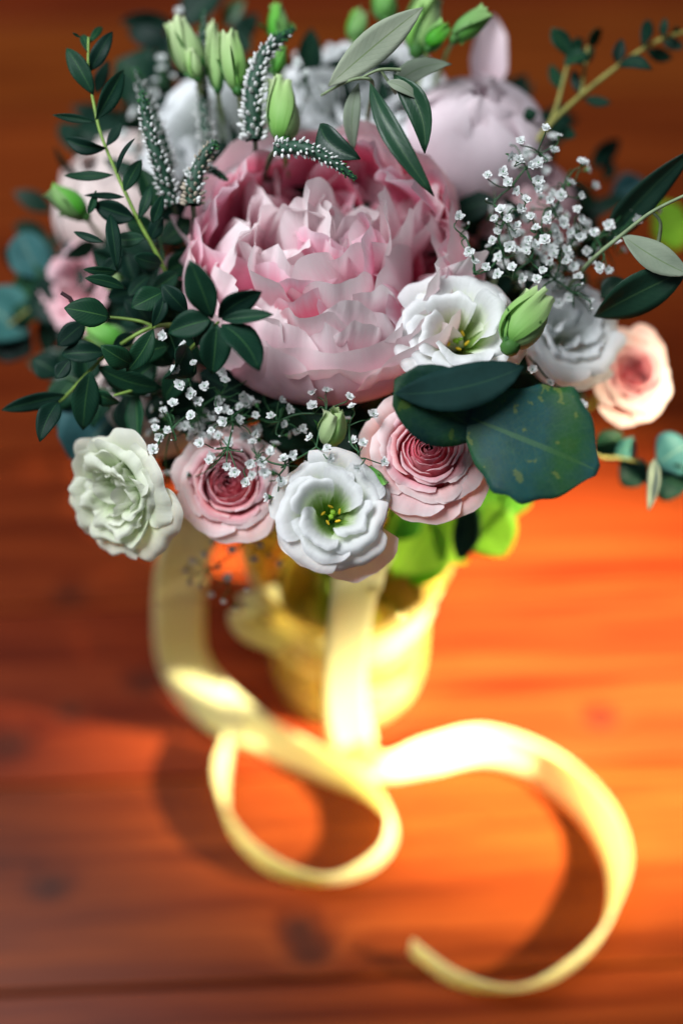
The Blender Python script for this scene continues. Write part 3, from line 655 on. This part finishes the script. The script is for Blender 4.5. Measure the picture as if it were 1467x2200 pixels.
# --- buds
Z = .665
for a in [
    ('pale green bud with frilled tip, leftmost of the top row of buds', (425, 160), (372, 45), 62, .690, .695),
    ('short green bud tucked under the leftmost bud of the top row', (425, 170), (405, 108), 34, .685, .685),
    ('slim pale green bud beside the tall upright veronica spike', (468, 195), (455, 50), 36, .690, .695),
    ('plump pale green bud in sharp focus left of the tallest veronica', (512, 195), (487, 70), 54, .675, .68),
    ('green bud standing at the very top behind the tallest veronica tip', (600, 95), (592, 12), 44, .705, .71, 'bud_green'),
    ('narrow dark green bud on the right flank of the tallest veronica', (592, 160), (606, 100), 30, .69, .69, 'bud_green'),
    ('plump yellowish green bud below the veronica tips, above the pink peony', (610, 305), (600, 172), 70, .668, .672),
    ('blurred green bud behind the grey olive leaf base at the top', (765, 90), (770, 30), 46, .73, .735, 'bud_green'),
    ('blurred green bud cut by the top edge of the picture', (830, 45), (822, -25), 56, .72, .725, 'bud_green'),
    ('largest pale green bud right of the grey olive leaf tip', (895, 110), (925, -10), 74, .70, .71),
    ('small green bud leaning on the largest top bud', (920, 105), (955, 50), 44, .69, .69, 'bud_green'),
    ('slanted green bud on a curved stem at the top right', (975, 85), (1050, 22), 50, .69, .69, 'bud_green'),
    ('lone bright green bud pointing left beside the blush rose', (185, 465), (108, 408), 52, .70, .695, 'bud_green'),
    ('pale green frilled bud between the white cup lisianthus and blurred white lisianthus', (1095, 745), (1158, 628), 92, .638, .645),
    ('round green bud among the baby\'s breath under the pink peony', (712, 955), (716, 882), 58, .655, .645),
    ('small green bud tip just above the lowest white lisianthus', (785, 1005), (825, 1045), 30, .648, .645, 'bud_green'),
    ('pale bud among the dark leaves at the left of the peony', (275, 640), (215, 578), 40, .70, .69),
    ('green bud lying under the dark eucalyptus leaves at left', (275, 735), (190, 715), 60, .70, .70, 'bud_green'),
    ('frilled light green bud opening behind the white cup lisianthus', (1050, 690), (1040, 612), 76, .685, .69),
]: bud(*a)

# --- veronica
veronica('curved white veronica spike with bright green tip, leftmost in front', [(372, 440), (345, 360), (318, 270), (305, 195)], [.675, .67, .668, .668], 54)
veronica('blurred veronica spike close behind the leftmost one', [(365, 360), (335, 270), (310, 200), (288, 145)], .695, 50)
veronica('short curled veronica spike with faded lower florets', [(415, 440), (418, 390), (440, 335), (468, 305)], .665, 56, True)
veronica('tiny veronica tip pointing right beside the short curled spike', [(400, 380), (445, 362), (490, 388)], .675, 34)
veronica('straight upright veronica spike between two pale buds at the top left', [(450, 330), (438, 230), (433, 120), (442, 20)], .705, 44)
veronica('tallest veronica spike leaning right with a bent tip', [(548, 300), (545, 200), (570, 115), (632, 62)], [.672, .67, .672, .678], 64)
veronica('veronica spike lying across the top of the pink peony', [(595, 320), (650, 318), (710, 345), (765, 385)], [.65, .643, .640, .640], 48)

# --- sprigs of leaves
def Lf(k, ox, oy, rows, z, jit=.006):
    return [(ox + a * k, oy + b * k, ox + c * k, oy + d * k, w_ * k, z + rng.normal() * jit, rng.normal() * .006) for (a, b, c, d, w_) in rows]
k = .5044
sprig('eucalyptus_sprig', 'tall narrow leaved eucalyptus sprig standing at the upper left', 'eucalyptus',
      [[(191, 80, .665), (191, 156, .665), (202, 222, .665), (217, 287, .664), (247, 363, .664), (270, 414, .664), (298, 474, .665), (345, 560, .67), (390, 660, .69)]],
      Lf(k, 0, 0, [(380, 185, 435, 115, 34), (375, 225, 350, 150, 38), (345, 160, 310, 140, 12), (385, 305, 480, 135, 70), (400, 405, 285, 205, 84), (410, 510, 527, 298, 74),
                   (405, 520, 225, 490, 34), (455, 630, 280, 590, 60), (455, 622, 520, 515, 42), (483, 745, 275, 748, 42), (500, 740, 575, 590, 24), (530, 815, 605, 680, 64),
                   (530, 840, 360, 832, 28), (590, 935, 640, 785, 50), (575, 930, 400, 870, 95), (650, 950, 695, 830, 55), (380, 910, 410, 810, 34)], .664, .004)
      + Lf(k, 0, 0, [(410, 400, 465, 255, 60)], .70)
      + Lf(k, 0, 460, [(640, 110, 695, 10, 66), (500, 240, 470, 0, 60), (620, 100, 480, 110, 70), (690, 210, 570, 180, 80)], .664), 'euc')
sprig('eucalyptus_sprig', 'dark branching eucalyptus spray reaching left, below the blurred pink bloom', 'eucalyptus',
      [[(65, 880, .68), (128, 862, .675), (195, 795, .668), (245, 750, .664), (328, 703, .66), (400, 700, .68)],
       [(178, 684, .662), (237, 682, .66), (300, 690, .66), (335, 704, .66)], [(345, 640, .665), (330, 700, .66)], [(245, 850, .664), (300, 835, .668)]],
      Lf(k, 0, 460, [(655, 490, 540, 670, 95), (470, 440, 275, 400, 125), (365, 460, 248, 560, 92), (455, 590, 260, 600, 95), (385, 670, 355, 920, 115), (280, 770, 8, 835, 72),
                     (250, 800, 170, 970, 95), (420, 650, 690, 740, 105), (640, 470, 530, 360, 110), (580, 755, 590, 985, 84), (540, 320, 362, 272, 54), (550, 350, 640, 265, 64),
                     (445, 120, 315, 75, 34), (500, 245, 355, 235, 38), (480, 575, 580, 520, 60), (410, 760, 510, 800, 70), (650, 480, 700, 350, 60), (620, 560, 740, 640, 80), (700, 330, 560, 400, 110), (800, 420, 690, 300, 90), (720, 560, 560, 600, 110), (660, 640, 560, 720, 120), (800, 560, 700, 700, 120), (560, 640, 430, 560, 100), (840, 640, 700, 800, 110), (300, 620, 240, 700, 70), (760, 250, 640, 330, 80), (520, 180, 430, 290, 70)], .662, .008), 'euc')
MB_t = [(at(132, 629, .655)), at(150, 640, .656), at(177, 684, .66)]
tw = thing('twig', 'short bare purple brown twig over the round dark leaves at left', 'twig', MB_t[2]); MB().grid(tube(np.array(MB_t) - MB_t[2], .0009, .0012), True).build('twig_bark', M['twig'], tw)
sprig('eucalyptus_sprig', 'near dark rosette of pointed leaves overlapping the left of the pink peony', 'eucalyptus',
      [[(470, 692, .628), (440, 720, .645), (400, 760, .68)]],
      [(a * k, 460 + b * k, c * k, 460 + d * k, w_ * k, .628, dz) for (a, b, c, d, w_, dz) in [(905, 445, 808, 195, 130, -.012), (930, 440, 1115, 330, 105, -.006), (945, 450, 1165, 428, 62, -.006),
       (900, 450, 718, 505, 120, .004), (945, 470, 1105, 668, 130, -.008), (925, 470, 905, 682, 135, .006), (915, 460, 835, 560, 100, .010)]], 'euc')
k = .502
sprig('eucalyptus_sprig', 'yellow stemmed eucalyptus branch rising to the upper right corner', 'eucalyptus',
      [[(1480, 66, .715), (1423, 83, .715), (1373, 110, .715), (1322, 146, .715), (1252, 201, .715), (1182, 266, .712), (1150, 310, .715)],
       [(1228, 115, .72), (1217, 146, .72), (1195, 230, .716), (1180, 265, .713)], [(1262, 100, .72), (1255, 150, .718), (1247, 200, .716)]],
      Lf(k, 730, 0, [(1290, 205, 1320, 85, 58), (1190, 280, 1335, 300, 66), (1310, 215, 1420, 250, 56), (1375, 165, 1470, 205, 50), (1380, 160, 1390, 75, 36), (1180, 270, 1205, 165, 56),
                     (1020, 400, 1000, 300, 40), (1040, 420, 1160, 440, 46), (940, 385, 900, 275, 60), (1060, 190, 1120, 125, 56), (985, 250, 905, 120, 78), (1060, 230, 960, 280, 80), (1010, 280, 1085, 200, 56),
                     (900, 550, 870, 470, 50), (930, 560, 1010, 580, 50), (820, 520, 800, 460, 60), (1430, 150, 1440, 110, 30), (970, 230, 1040, 170, 60)], .717, .006), 'euc', 'stem_y', .0016)
sprig('eucalyptus_sprig', 'blurred green leaf tuft behind the pale round peony at right', 'eucalyptus', [[(1085, 215, .78), (1080, 260, .78), (1060, 320, .77)]],
      Lf(k, 730, 0, [(700, 440, 800, 320, 100), (690, 430, 680, 250, 50), (720, 440, 700, 330, 60)], .78), 'euc')
# olive
sprig('olive_sprig', 'olive sprig with grey leaf undersides crossing the top of the bouquet', 'olive branch',
      [[(690, 205, .665), (735, 180, .655), (775, 168, .650), (800, 180, .655), (790, 250, .69)], [(775, 168, .650), (815, 150, .648), (860, 150, .65)], [(815, 148, .648), (838, 180, .652), (850, 200, .66)]],
      [(705, 185, 908, 16, 72, .655, -.015, .1, dict(mat='olive_b', sharp=1.1, fold=.12)), (795, 178, 932, 422, 46, .645, -.012, .2, dict(peak=.5, fold=.35, side=.03)),
       (845, 160, 912, 330, 52, .652, .0, .3, dict(fold=.4, side=-.14)), (838, 195, 970, 138, 56, .665, .0, -.3, dict(mat='olive_b', side=-.12, twist=.9)),
       (770, 178, 760, 325, 36, .66, .01, .3, dict(mat='olive_b')), (688, 266, 774, 342, 58, .655, -.008, .3, dict(side=.12, twist=.5, fold=.4)), (830, 175, 900, 215, 26, .65, .0, .0, dict(mat='olive_b'))],
      'olive', 'stem_o', .0011, jar_from=-1)
sprig('olive_sprig', 'olive branch with two broad leaves coming in from the right edge', 'olive branch',
      [[(1480, 415, .640), (1400, 455, .648), (1335, 505, .655), (1270, 560, .665), (1200, 640, .70)], [(1400, 455, .648), (1418, 480, .652), (1412, 530, .66)]],
      [(1335, 505, 1480, 590, 62, .655, -.006, -.2, dict(fold=.25, mat='olive_b')), (1275, 680, 1475, 580, 84, .668, -.012, .5, dict(mat='olive', side=-.05, fold=.2)),
       (1285, 535, 1490, 320, 66, .690, -.03, .3, dict(fold=.3)), (1340, 600, 1290, 640, 50, .68, 0, .2)], 'olive', 'stem_o', .0013)
# big blue leaves
sprig('eucalyptus_leaf_pair', 'two big blue green eucalyptus leaves under the white cup lisianthus', 'eucalyptus',
      [[(1010, 900, .638), (985, 920, .65), (930, 930, .69)]],
      [(990, 890, 1284, 1012, 268, .636, -.012, -.15, dict(mat='euc_b', arch=.04, fold=.07, wave=.09, side=0, twist=.12, nu=15, nv=31, prof=([0, .15, .4, .63, .85, 1], [.08, .49, .88, 1.07, .66, .03], [.08, .50, .96, .97, .60, .03]))),
       (1035, 935, 848, 815, 165, .638, -.012, .2, dict(mat='euc_b', peak=.5, arch=.05, fold=.1, sharp=.6)), (848, 846, 1124, 788, 100, .624, .0, -.2, dict(mat='euc_d', arch=.0, side=.06, peak=.5, sharp=.7))], 'euc_b', 'stem', .0016)
# right lower branch
sprig('eucalyptus_sprig', 'thin sunlit eucalyptus branch hanging at the lower right', 'eucalyptus',
      [[(1480, 1016, .72), (1415, 1005, .72), (1340, 985, .72), (1275, 975, .715), (1200, 900, .71)]],
      [(1275, 975, 1335, 930, 70, .725, 0, .3), (1320, 985, 1360, 940, 56, .72, 0, .5, dict(mat='euc_t')), (1330, 990, 1390, 1035, 70, .725, 0, .2), (1410, 1000, 1480, 955, 100, .715, 0, .1, dict(mat='euc_t', sharp=.6)),
       (1412, 1008, 1480, 1045, 84, .72, 0, .3, dict(sharp=.6)), (1405, 985, 1392, 1098, 26, .70, -.005, .4, dict(mat='olive_b'))], 'euc', 'stem_y', .0010)
# blurred teal leaves at left and elsewhere
sprig('eucalyptus_branch', 'blurred round teal eucalyptus leaves at the left edge of the picture', 'eucalyptus',
      [[(20, 700, .76), (90, 650, .755), (180, 640, .75), (260, 660, .74)]],
      [(110, 640, 25, 620, 130, .755, .01, 0, dict(sharp=.6, mat='euc')), (95, 600, 45, 500, 90, .76, 0, .1, dict(sharp=.6)), (150, 590, 165, 510, 50, .755, 0, .1), (60, 720, -40, 640, 130, .765, 0, .2, dict(sharp=.6)),
       (70, 760, -20, 700, 100, .77, 0, .0, dict(sharp=.6, mat='deep')), (190, 640, 60, 660, 120, .755, 0, .1, dict(mat='deep', sharp=.7)), (200, 790, 60, 780, 70, .76, 0, .2, dict(mat='olive'))], 'euc_t', 'stem_y', .0012)
sprig('eucalyptus_branch', 'big soft round eucalyptus leaf above the greenish cream flower', 'eucalyptus',
      [[(280, 840, .72), (300, 820, .72), (340, 780, .72)]], [(280, 850, 150, 985, 190, .705, 0, 0, dict(sharp=.6, mat='euc_t')), (265, 880, 110, 900, 120, .72, 0, .2, dict(sharp=.7, mat='deep'))], 'euc_t', 'stem', .0012)
sprig('willow_sprig', 'blurred dark pointed leaves fanning out at the top left', 'greenery',
      [[(430, 100, .775), (440, 160, .77), (450, 250, .75)]],
      [(380, 55, 260, 45, 42, .78), (400, 60, 480, -20, 80, .78), (375, 110, 275, 68, 56, .775), (500, 80, 555, 30, 46, .78), (480, 60, 525, 0, 40, .785, 0, .2, dict(mat='stem_dark')), (430, 130, 360, 70, 60, .77), (250, 130, 360, 210, 130, .77, 0, 0, dict(mat='euc', sharp=.7)),
       (540, 110, 500, 60, 40, .77)], 'deep', 'stem_dark', .0012)
sprig('eucalyptus_branch', 'blurred green leaves behind the olive branch at the right', 'eucalyptus',
      [[(1400, 470, .78), (1340, 430, .775), (1260, 450, .77)]],
      [(1400, 500, 1480, 470, 110, .79, 0, 0, dict(mat='lime', sharp=.6)), (1310, 420, 1390, 395, 70, .775, 0, 0, dict(mat='euc_t')), (1270, 360, 1330, 300, 46, .775), (1225, 480, 1290, 520, 70, .76), (1290, 470, 1235, 430, 60, .77), (1300, 390, 1310, 340, 30, .78)], 'euc', 'stem_dark', .0012)
sprig('foliage_sprig', 'bright sun shot green leaves under the pink rose, over the vase mouth', 'greenery',
      [[(985, 1080, .735), (980, 1060, .73), (930, 1010, .72)]],
      [(960, 1060, 845, 1240, 165, .750, .012, .1, dict(sharp=1.2, fold=.3)), (930, 1090, 1000, 1210, 110, .755, .01, -.3), (1005, 1060, 985, 1205, 60, .735, .01, .5, dict(mat='deep')), (1000, 1050, 1140, 1085, 130, .745, .01, .2), (900, 1080, 845, 1160, 80, .75, .0, .3), (960, 1100, 885, 1258, 120, .757, .012, .2),
       (1000, 1080, 1085, 1195, 130, .75, .01, .2)], 'lime', 'stem', .0012)
sprig('eucalyptus_sprig', 'shaded eucalyptus sprig filling the gap between the tall left sprig and the peony', 'eucalyptus',
      [[(330, 440, .69), (345, 520, .688), (370, 620, .69), (400, 720, .70)], [(250, 560, .69), (300, 620, .69), (370, 680, .695)]],
      [(335, 450, 300, 360, 46, .69), (338, 470, 400, 400, 50, .69), (340, 500, 270, 470, 50, .69), (345, 520, 410, 470, 54, .688), (352, 560, 290, 560, 50, .688), (358, 580, 425, 545, 56, .688), (365, 620, 420, 620, 60, .688),
       (370, 640, 310, 690, 60, .69), (300, 620, 230, 640, 56, .69), (290, 610, 270, 540, 48, .69), (260, 570, 200, 540, 44, .69), (255, 565, 235, 500, 44, .69), (330, 660, 260, 700, 60, .69), (390, 700, 330, 770, 70, .695), (395, 710, 450, 790, 70, .695), (310, 640, 320, 560, 44, .69)], 'euc', 'stem_dark', .0010)
sprig('eucalyptus_sprig', 'shaded leaf sprig low at the left, between the branching spray and the cream flower', 'eucalyptus',
      [[(120, 800, .70), (200, 830, .695), (290, 850, .69), (380, 840, .70)]],
      [(130, 805, 70, 770, 60, .70), (160, 815, 110, 880, 64, .70), (190, 825, 180, 750, 60, .695), (215, 835, 200, 920, 70, .695), (250, 845, 250, 770, 60, .69), (270, 848, 300, 940, 66, .69), (300, 850, 330, 760, 60, .69), (330, 850, 360, 930, 60, .69), (360, 845, 400, 780, 60, .695)], 'euc', 'stem_dark', .0010)
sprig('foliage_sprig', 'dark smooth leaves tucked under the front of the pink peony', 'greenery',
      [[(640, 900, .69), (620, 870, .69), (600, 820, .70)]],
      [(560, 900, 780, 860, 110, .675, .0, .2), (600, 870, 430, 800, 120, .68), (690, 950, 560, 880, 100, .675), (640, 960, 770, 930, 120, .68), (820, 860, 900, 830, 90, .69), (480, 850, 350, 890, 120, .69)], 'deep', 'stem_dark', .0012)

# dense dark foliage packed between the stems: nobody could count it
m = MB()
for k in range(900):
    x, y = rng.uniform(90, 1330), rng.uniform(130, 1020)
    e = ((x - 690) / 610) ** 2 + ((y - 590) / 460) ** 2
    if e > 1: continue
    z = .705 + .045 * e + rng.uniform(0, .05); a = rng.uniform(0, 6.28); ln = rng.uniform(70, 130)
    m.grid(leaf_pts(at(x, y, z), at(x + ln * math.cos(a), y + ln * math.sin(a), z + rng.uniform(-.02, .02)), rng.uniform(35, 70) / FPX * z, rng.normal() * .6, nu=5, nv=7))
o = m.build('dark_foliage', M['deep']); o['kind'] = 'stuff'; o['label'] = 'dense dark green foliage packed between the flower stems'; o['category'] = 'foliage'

# --- baby's breath
def gyp_mesh(i):
    m = MB()
    for lay, (n, rr, h, tl) in enumerate(((7, 1.0, .25, .35), (6, .8, .45, .8), (5, .5, .6, 1.2))):
        for k in range(n):
            a = k * 6.2832 / n + lay * .5 + rng.normal() * .18; out = np.array([math.cos(a), math.sin(a), 0]); ln = rr * rng.uniform(.8, 1.1)
            P = sheet(ln, ln * .75, bend=rng.uniform(-.2, .5), cup=rng.uniform(-.4, .5) or .1, ruffle=.05, notch=.25, tip=.25, nu=4, nv=3, wobble=.05, base=.35)
            m.grid(place(P, out * .05 + np.array([0, 0, h * .25]), nrm(out * math.cos(tl * .8) + np.array([0, 0, math.sin(tl * .8)])), np.array([0, 0, 1]) - out * .2), False, 0)
    m.grid(np.stack([np.stack([np.cos(th_) * np.array([.06, .34, .42]), np.sin(th_) * np.array([.06, .34, .42]), np.array([-.62, -.3, .12])], -1) for th_ in np.arange(6) * 1.0472]), True, 1)
    m.grid(blob((0, 0, .22), .16, .1, a=5, b=4), True, 1)
    return m.mesh('flower', [M['gyp'], M['gyp_g']])
GYP = [gyp_mesh(i) for i in range(5)]
gb = MB().grid(blob((0, 0, .1), .5, .7, a=6, b=5), True, 0).grid(blob((0, 0, -.3), .42, .5, a=6, b=4), True, 1).mesh('bud', [M['gyp'], M['gyp_g']])
def babys_breath(label, root, z, flowers, nodes, size=.0031, zj=.008, extra=0, lean=(0, .3, 1), names=None):
    """root, nodes and flowers in pixels; nodes carry their own depth; every flower joins the nearest node"""
    C0 = at(*root, z); t = thing('babys_breath', label, 'gypsophila', C0, None, "baby's breath sprays in the bouquet")
    ND = [at(*n) for n in nodes]; NP = np.array([(n[0], n[1]) for n in nodes], float); s = MB()
    par = [-1]                                                # each node hangs on an earlier one
    for i in range(len(nodes)):
        best = min(range(-1, i), key=lambda j: np.linalg.norm((NP[j] if j >= 0 else np.array(root, float)) - NP[i]))
        A = ND[best] if best >= 0 else C0; mid = (A + ND[i]) / 2 + rng.normal(size=3) * .002
        s.grid(tube(spline([A - C0, mid - C0, ND[i] - C0], 8), .00055, .00042, 5), True)
    for f in flowers:
        x, y = f[0], f[1]; zz = (f[2] if len(f) > 2 else z) + rng.normal() * zj; P = at(x, y, zz)
        j = int(np.argmin(np.linalg.norm(NP - np.array([x, y]), axis=1) + rng.uniform(0, 15, len(NP)))); A = ND[j]
        ax = nrm(nrm(P - A) * .5 + toward(*lean) + rng.normal(size=3) * .35)
        isb = rng.uniform() < .07; sz = size * rng.uniform(.8, 1.2) * (.45 if isb else 1)
        b = P - ax * sz * .6
        s.grid(tube(spline([A - C0, (A + b) / 2 - C0 + rng.normal(size=3) * .0018, b - ax * sz * .8 - C0, b - C0], 9), .00036, .00026, 4), True)
        o = bpy.data.objects.new('bud' if isb else 'flower', gb if isb else GYP[int(rng.integers(5))]); COL.objects.link(o); o.parent = t
        mm = np.eye(4); mm[:3, :3] = frame(ax, rng.uniform(0, 6)) * sz; mm[:3, 3] = P - C0; o.matrix_local = Matrix(mm.tolist())
    s.build('stem', M['gyp_s'], t)
    P = neck_path(C0) - C0; MB().grid(tube(P, .0008, .001), True).build('stem', M['gyp_s'], t)
    return t
FRONT = [(471, 881), (495, 888), (411, 847), (372, 868), (348, 881), (334, 919), (369, 946), (431, 952), (411, 893), (520, 851), (583, 894), (547, 933), (601, 937), (500, 926), (621, 879), (672, 873), (672, 842), (702, 838),
         (750, 853), (756, 874), (745, 902), (704, 916), (714, 934), (650, 922), (666, 941), (703, 962), (710, 985), (759, 947), (780, 953), (801, 891), (825, 992), (770, 1004), (661, 999), (609, 986), (628, 978), (580, 970), (563, 993), (538, 997),
         (520, 968), (505, 1015), (488, 1002), (450, 989), (529, 1037), (576, 1068), (605, 1035), (570, 1015), (463, 964), (330, 966), (425, 862), (352, 720), (395, 740), (378, 795), (416, 780), (386, 828), (480, 905), (455, 925), (342, 940), (360, 925), (440, 830)]
BLUR = [(460, 822, .69), (478, 835, .69), (525, 870, .69), (545, 880, .69), (380, 905, .69), (440, 900, .69), (560, 860, .69), (510, 900, .69), (430, 915, .69), (400, 870, .69)]
_g = np.random.default_rng(11)
_cl = [(rng_x, rng_y, .66 + .03 * _g.uniform()) for rng_x, rng_y in zip(np.clip(_g.normal(480, 100, 85), 318, 760), np.clip(_g.normal(905, 55, 85), 790, 1020))]
babys_breath('cloud of tiny white baby\'s breath spread over the left pink rose', (560, 900), .675, [(x, y, .640 if y > 950 else .652) for x, y in FRONT] + BLUR + _cl,
             [(430, 890, .665), (500, 905, .66), (600, 905, .66), (700, 890, .655), (750, 915, .652), (680, 960, .65), (610, 1000, .64), (560, 985, .642), (490, 960, .65), (370, 920, .66), (400, 800, .665), (600, 1020, .64), (770, 970, .645), (470, 850, .67), (785, 985, .645)], .0027, .004)
RIGHT = [(1172, 276), (1200, 293), (1118, 303), (1190, 324), (1247, 346), (1113, 344), (1096, 336), (1138, 356), (1157, 349), (1080, 370), (1047, 377), (1091, 392), (1109, 409), (1156, 406), (1156, 388), (1224, 394), (1045, 428), (1117, 448), (1199, 448), (1247, 421), (1076, 452), (1209, 474),
         (1174, 474), (1006, 480), (1007, 541), (1020, 563), (1071, 551), (1058, 516), (1067, 498), (1105, 504), (1111, 484), (1134, 516), (1149, 527), (1130, 539), (1109, 538), (1177, 462), (1186, 498), (1211, 481), (1216, 539), (1246, 509), (1248, 473), (1307, 485), (1323, 520),
         (1230, 573), (1181, 565), (1165, 580), (1152, 600), (1068, 590), (1043, 573), (1242, 595), (1199, 652), (1267, 645), (1271, 664), (1287, 575), (1307, 580), (1143, 795), (1181, 823), (1250, 871), (1209, 605), (985, 466), (1100, 575), (1170, 515), (1200, 520), (1190, 545), (1225, 500), (1260, 540), (1150, 490), (1140, 465), (1275, 500), (1090, 470), (1060, 470), (1240, 450), (1180, 430), (1205, 420), (1130, 430), (1270, 560), (1215, 560), (1190, 600), (1250, 610), (1120, 600), (1095, 530)]
babys_breath('cloud of tiny white baby\'s breath at the right of the pink peony', (1110, 680), .69, [(x, y, .652 + (.014 if x > 1180 else 0)) for x, y in RIGHT] + [(x + 14, y + 18, .70) for x, y in RIGHT[::2]] + [(x, y, .668 + .03 * _g.uniform()) for x, y in zip(_g.normal(1175, 66, 80), _g.normal(505, 70, 80))],
             [(1100, 600, .672), (1080, 540, .662), (1020, 590, .658), (1085, 470, .662), (1100, 400, .662), (1130, 360, .665), (1160, 330, .665), (1140, 560, .668), (1160, 500, .668), (1190, 450, .67), (1210, 400, .672), (1200, 540, .672), (1240, 500, .675), (1280, 510, .678), (1190, 600, .67), (1230, 630, .67), (1170, 640, .668), (1060, 440, .66), (1150, 780, .67), (1230, 850, .68), (1000, 510, .655)], .0028, .004)
LOW = [(400, 1225), (408, 1250), (440, 1190), (430, 1260), (470, 1215), (490, 1240), (455, 1275), (520, 1230), (480, 1290), (505, 1305), (545, 1200), (560, 1170), (415, 1205), (530, 1265), (580, 1190), (600, 1210), (540, 1160), (500, 1180), (460, 1165)]
babys_breath('small blurred baby\'s breath spray hanging in front of the ribbon at left', (560, 1110), .70, [(x, y, .715) for x, y in LOW], [(540, 1150, .705), (500, 1190, .71), (450, 1220, .715), (490, 1250, .715), (560, 1180, .71)], .0024, .005, lean=(-.2, -.6, .6))
BACK = [(345, 125), (370, 165), (330, 200), (360, 235), (390, 215), (410, 235), (355, 265), (290, 245), (265, 290), (380, 280), (400, 300), (335, 175), (280, 320), (300, 340), (420, 260), (370, 330), (385, 25), (440, 350), (350, 150)]
babys_breath('blurred baby\'s breath spray behind the upper left veronica', (400, 330), .74, [(x, y, .735) for x, y in BACK], [(390, 290, .735), (370, 230, .735), (350, 180, .735), (310, 280, .735), (400, 250, .735)], .0034, .008)
TOPB = [(655, 160), (640, 135), (690, 190), (620, 250), (660, 215), (700, 240), (560, 330), (585, 300), (570, 275), (540, 290), (640, 180)]
babys_breath('few blurred baby\'s breath flowers beside the plump bud at the top', (640, 300), .72, [(x, y, .715) for x, y in TOPB], [(640, 250, .715), (660, 190, .715), (580, 300, .715)], .0028, .006)

for o in list(bpy.data.objects):
    for kk in ('_l', '_r'):
        if kk in o: del o[kk]
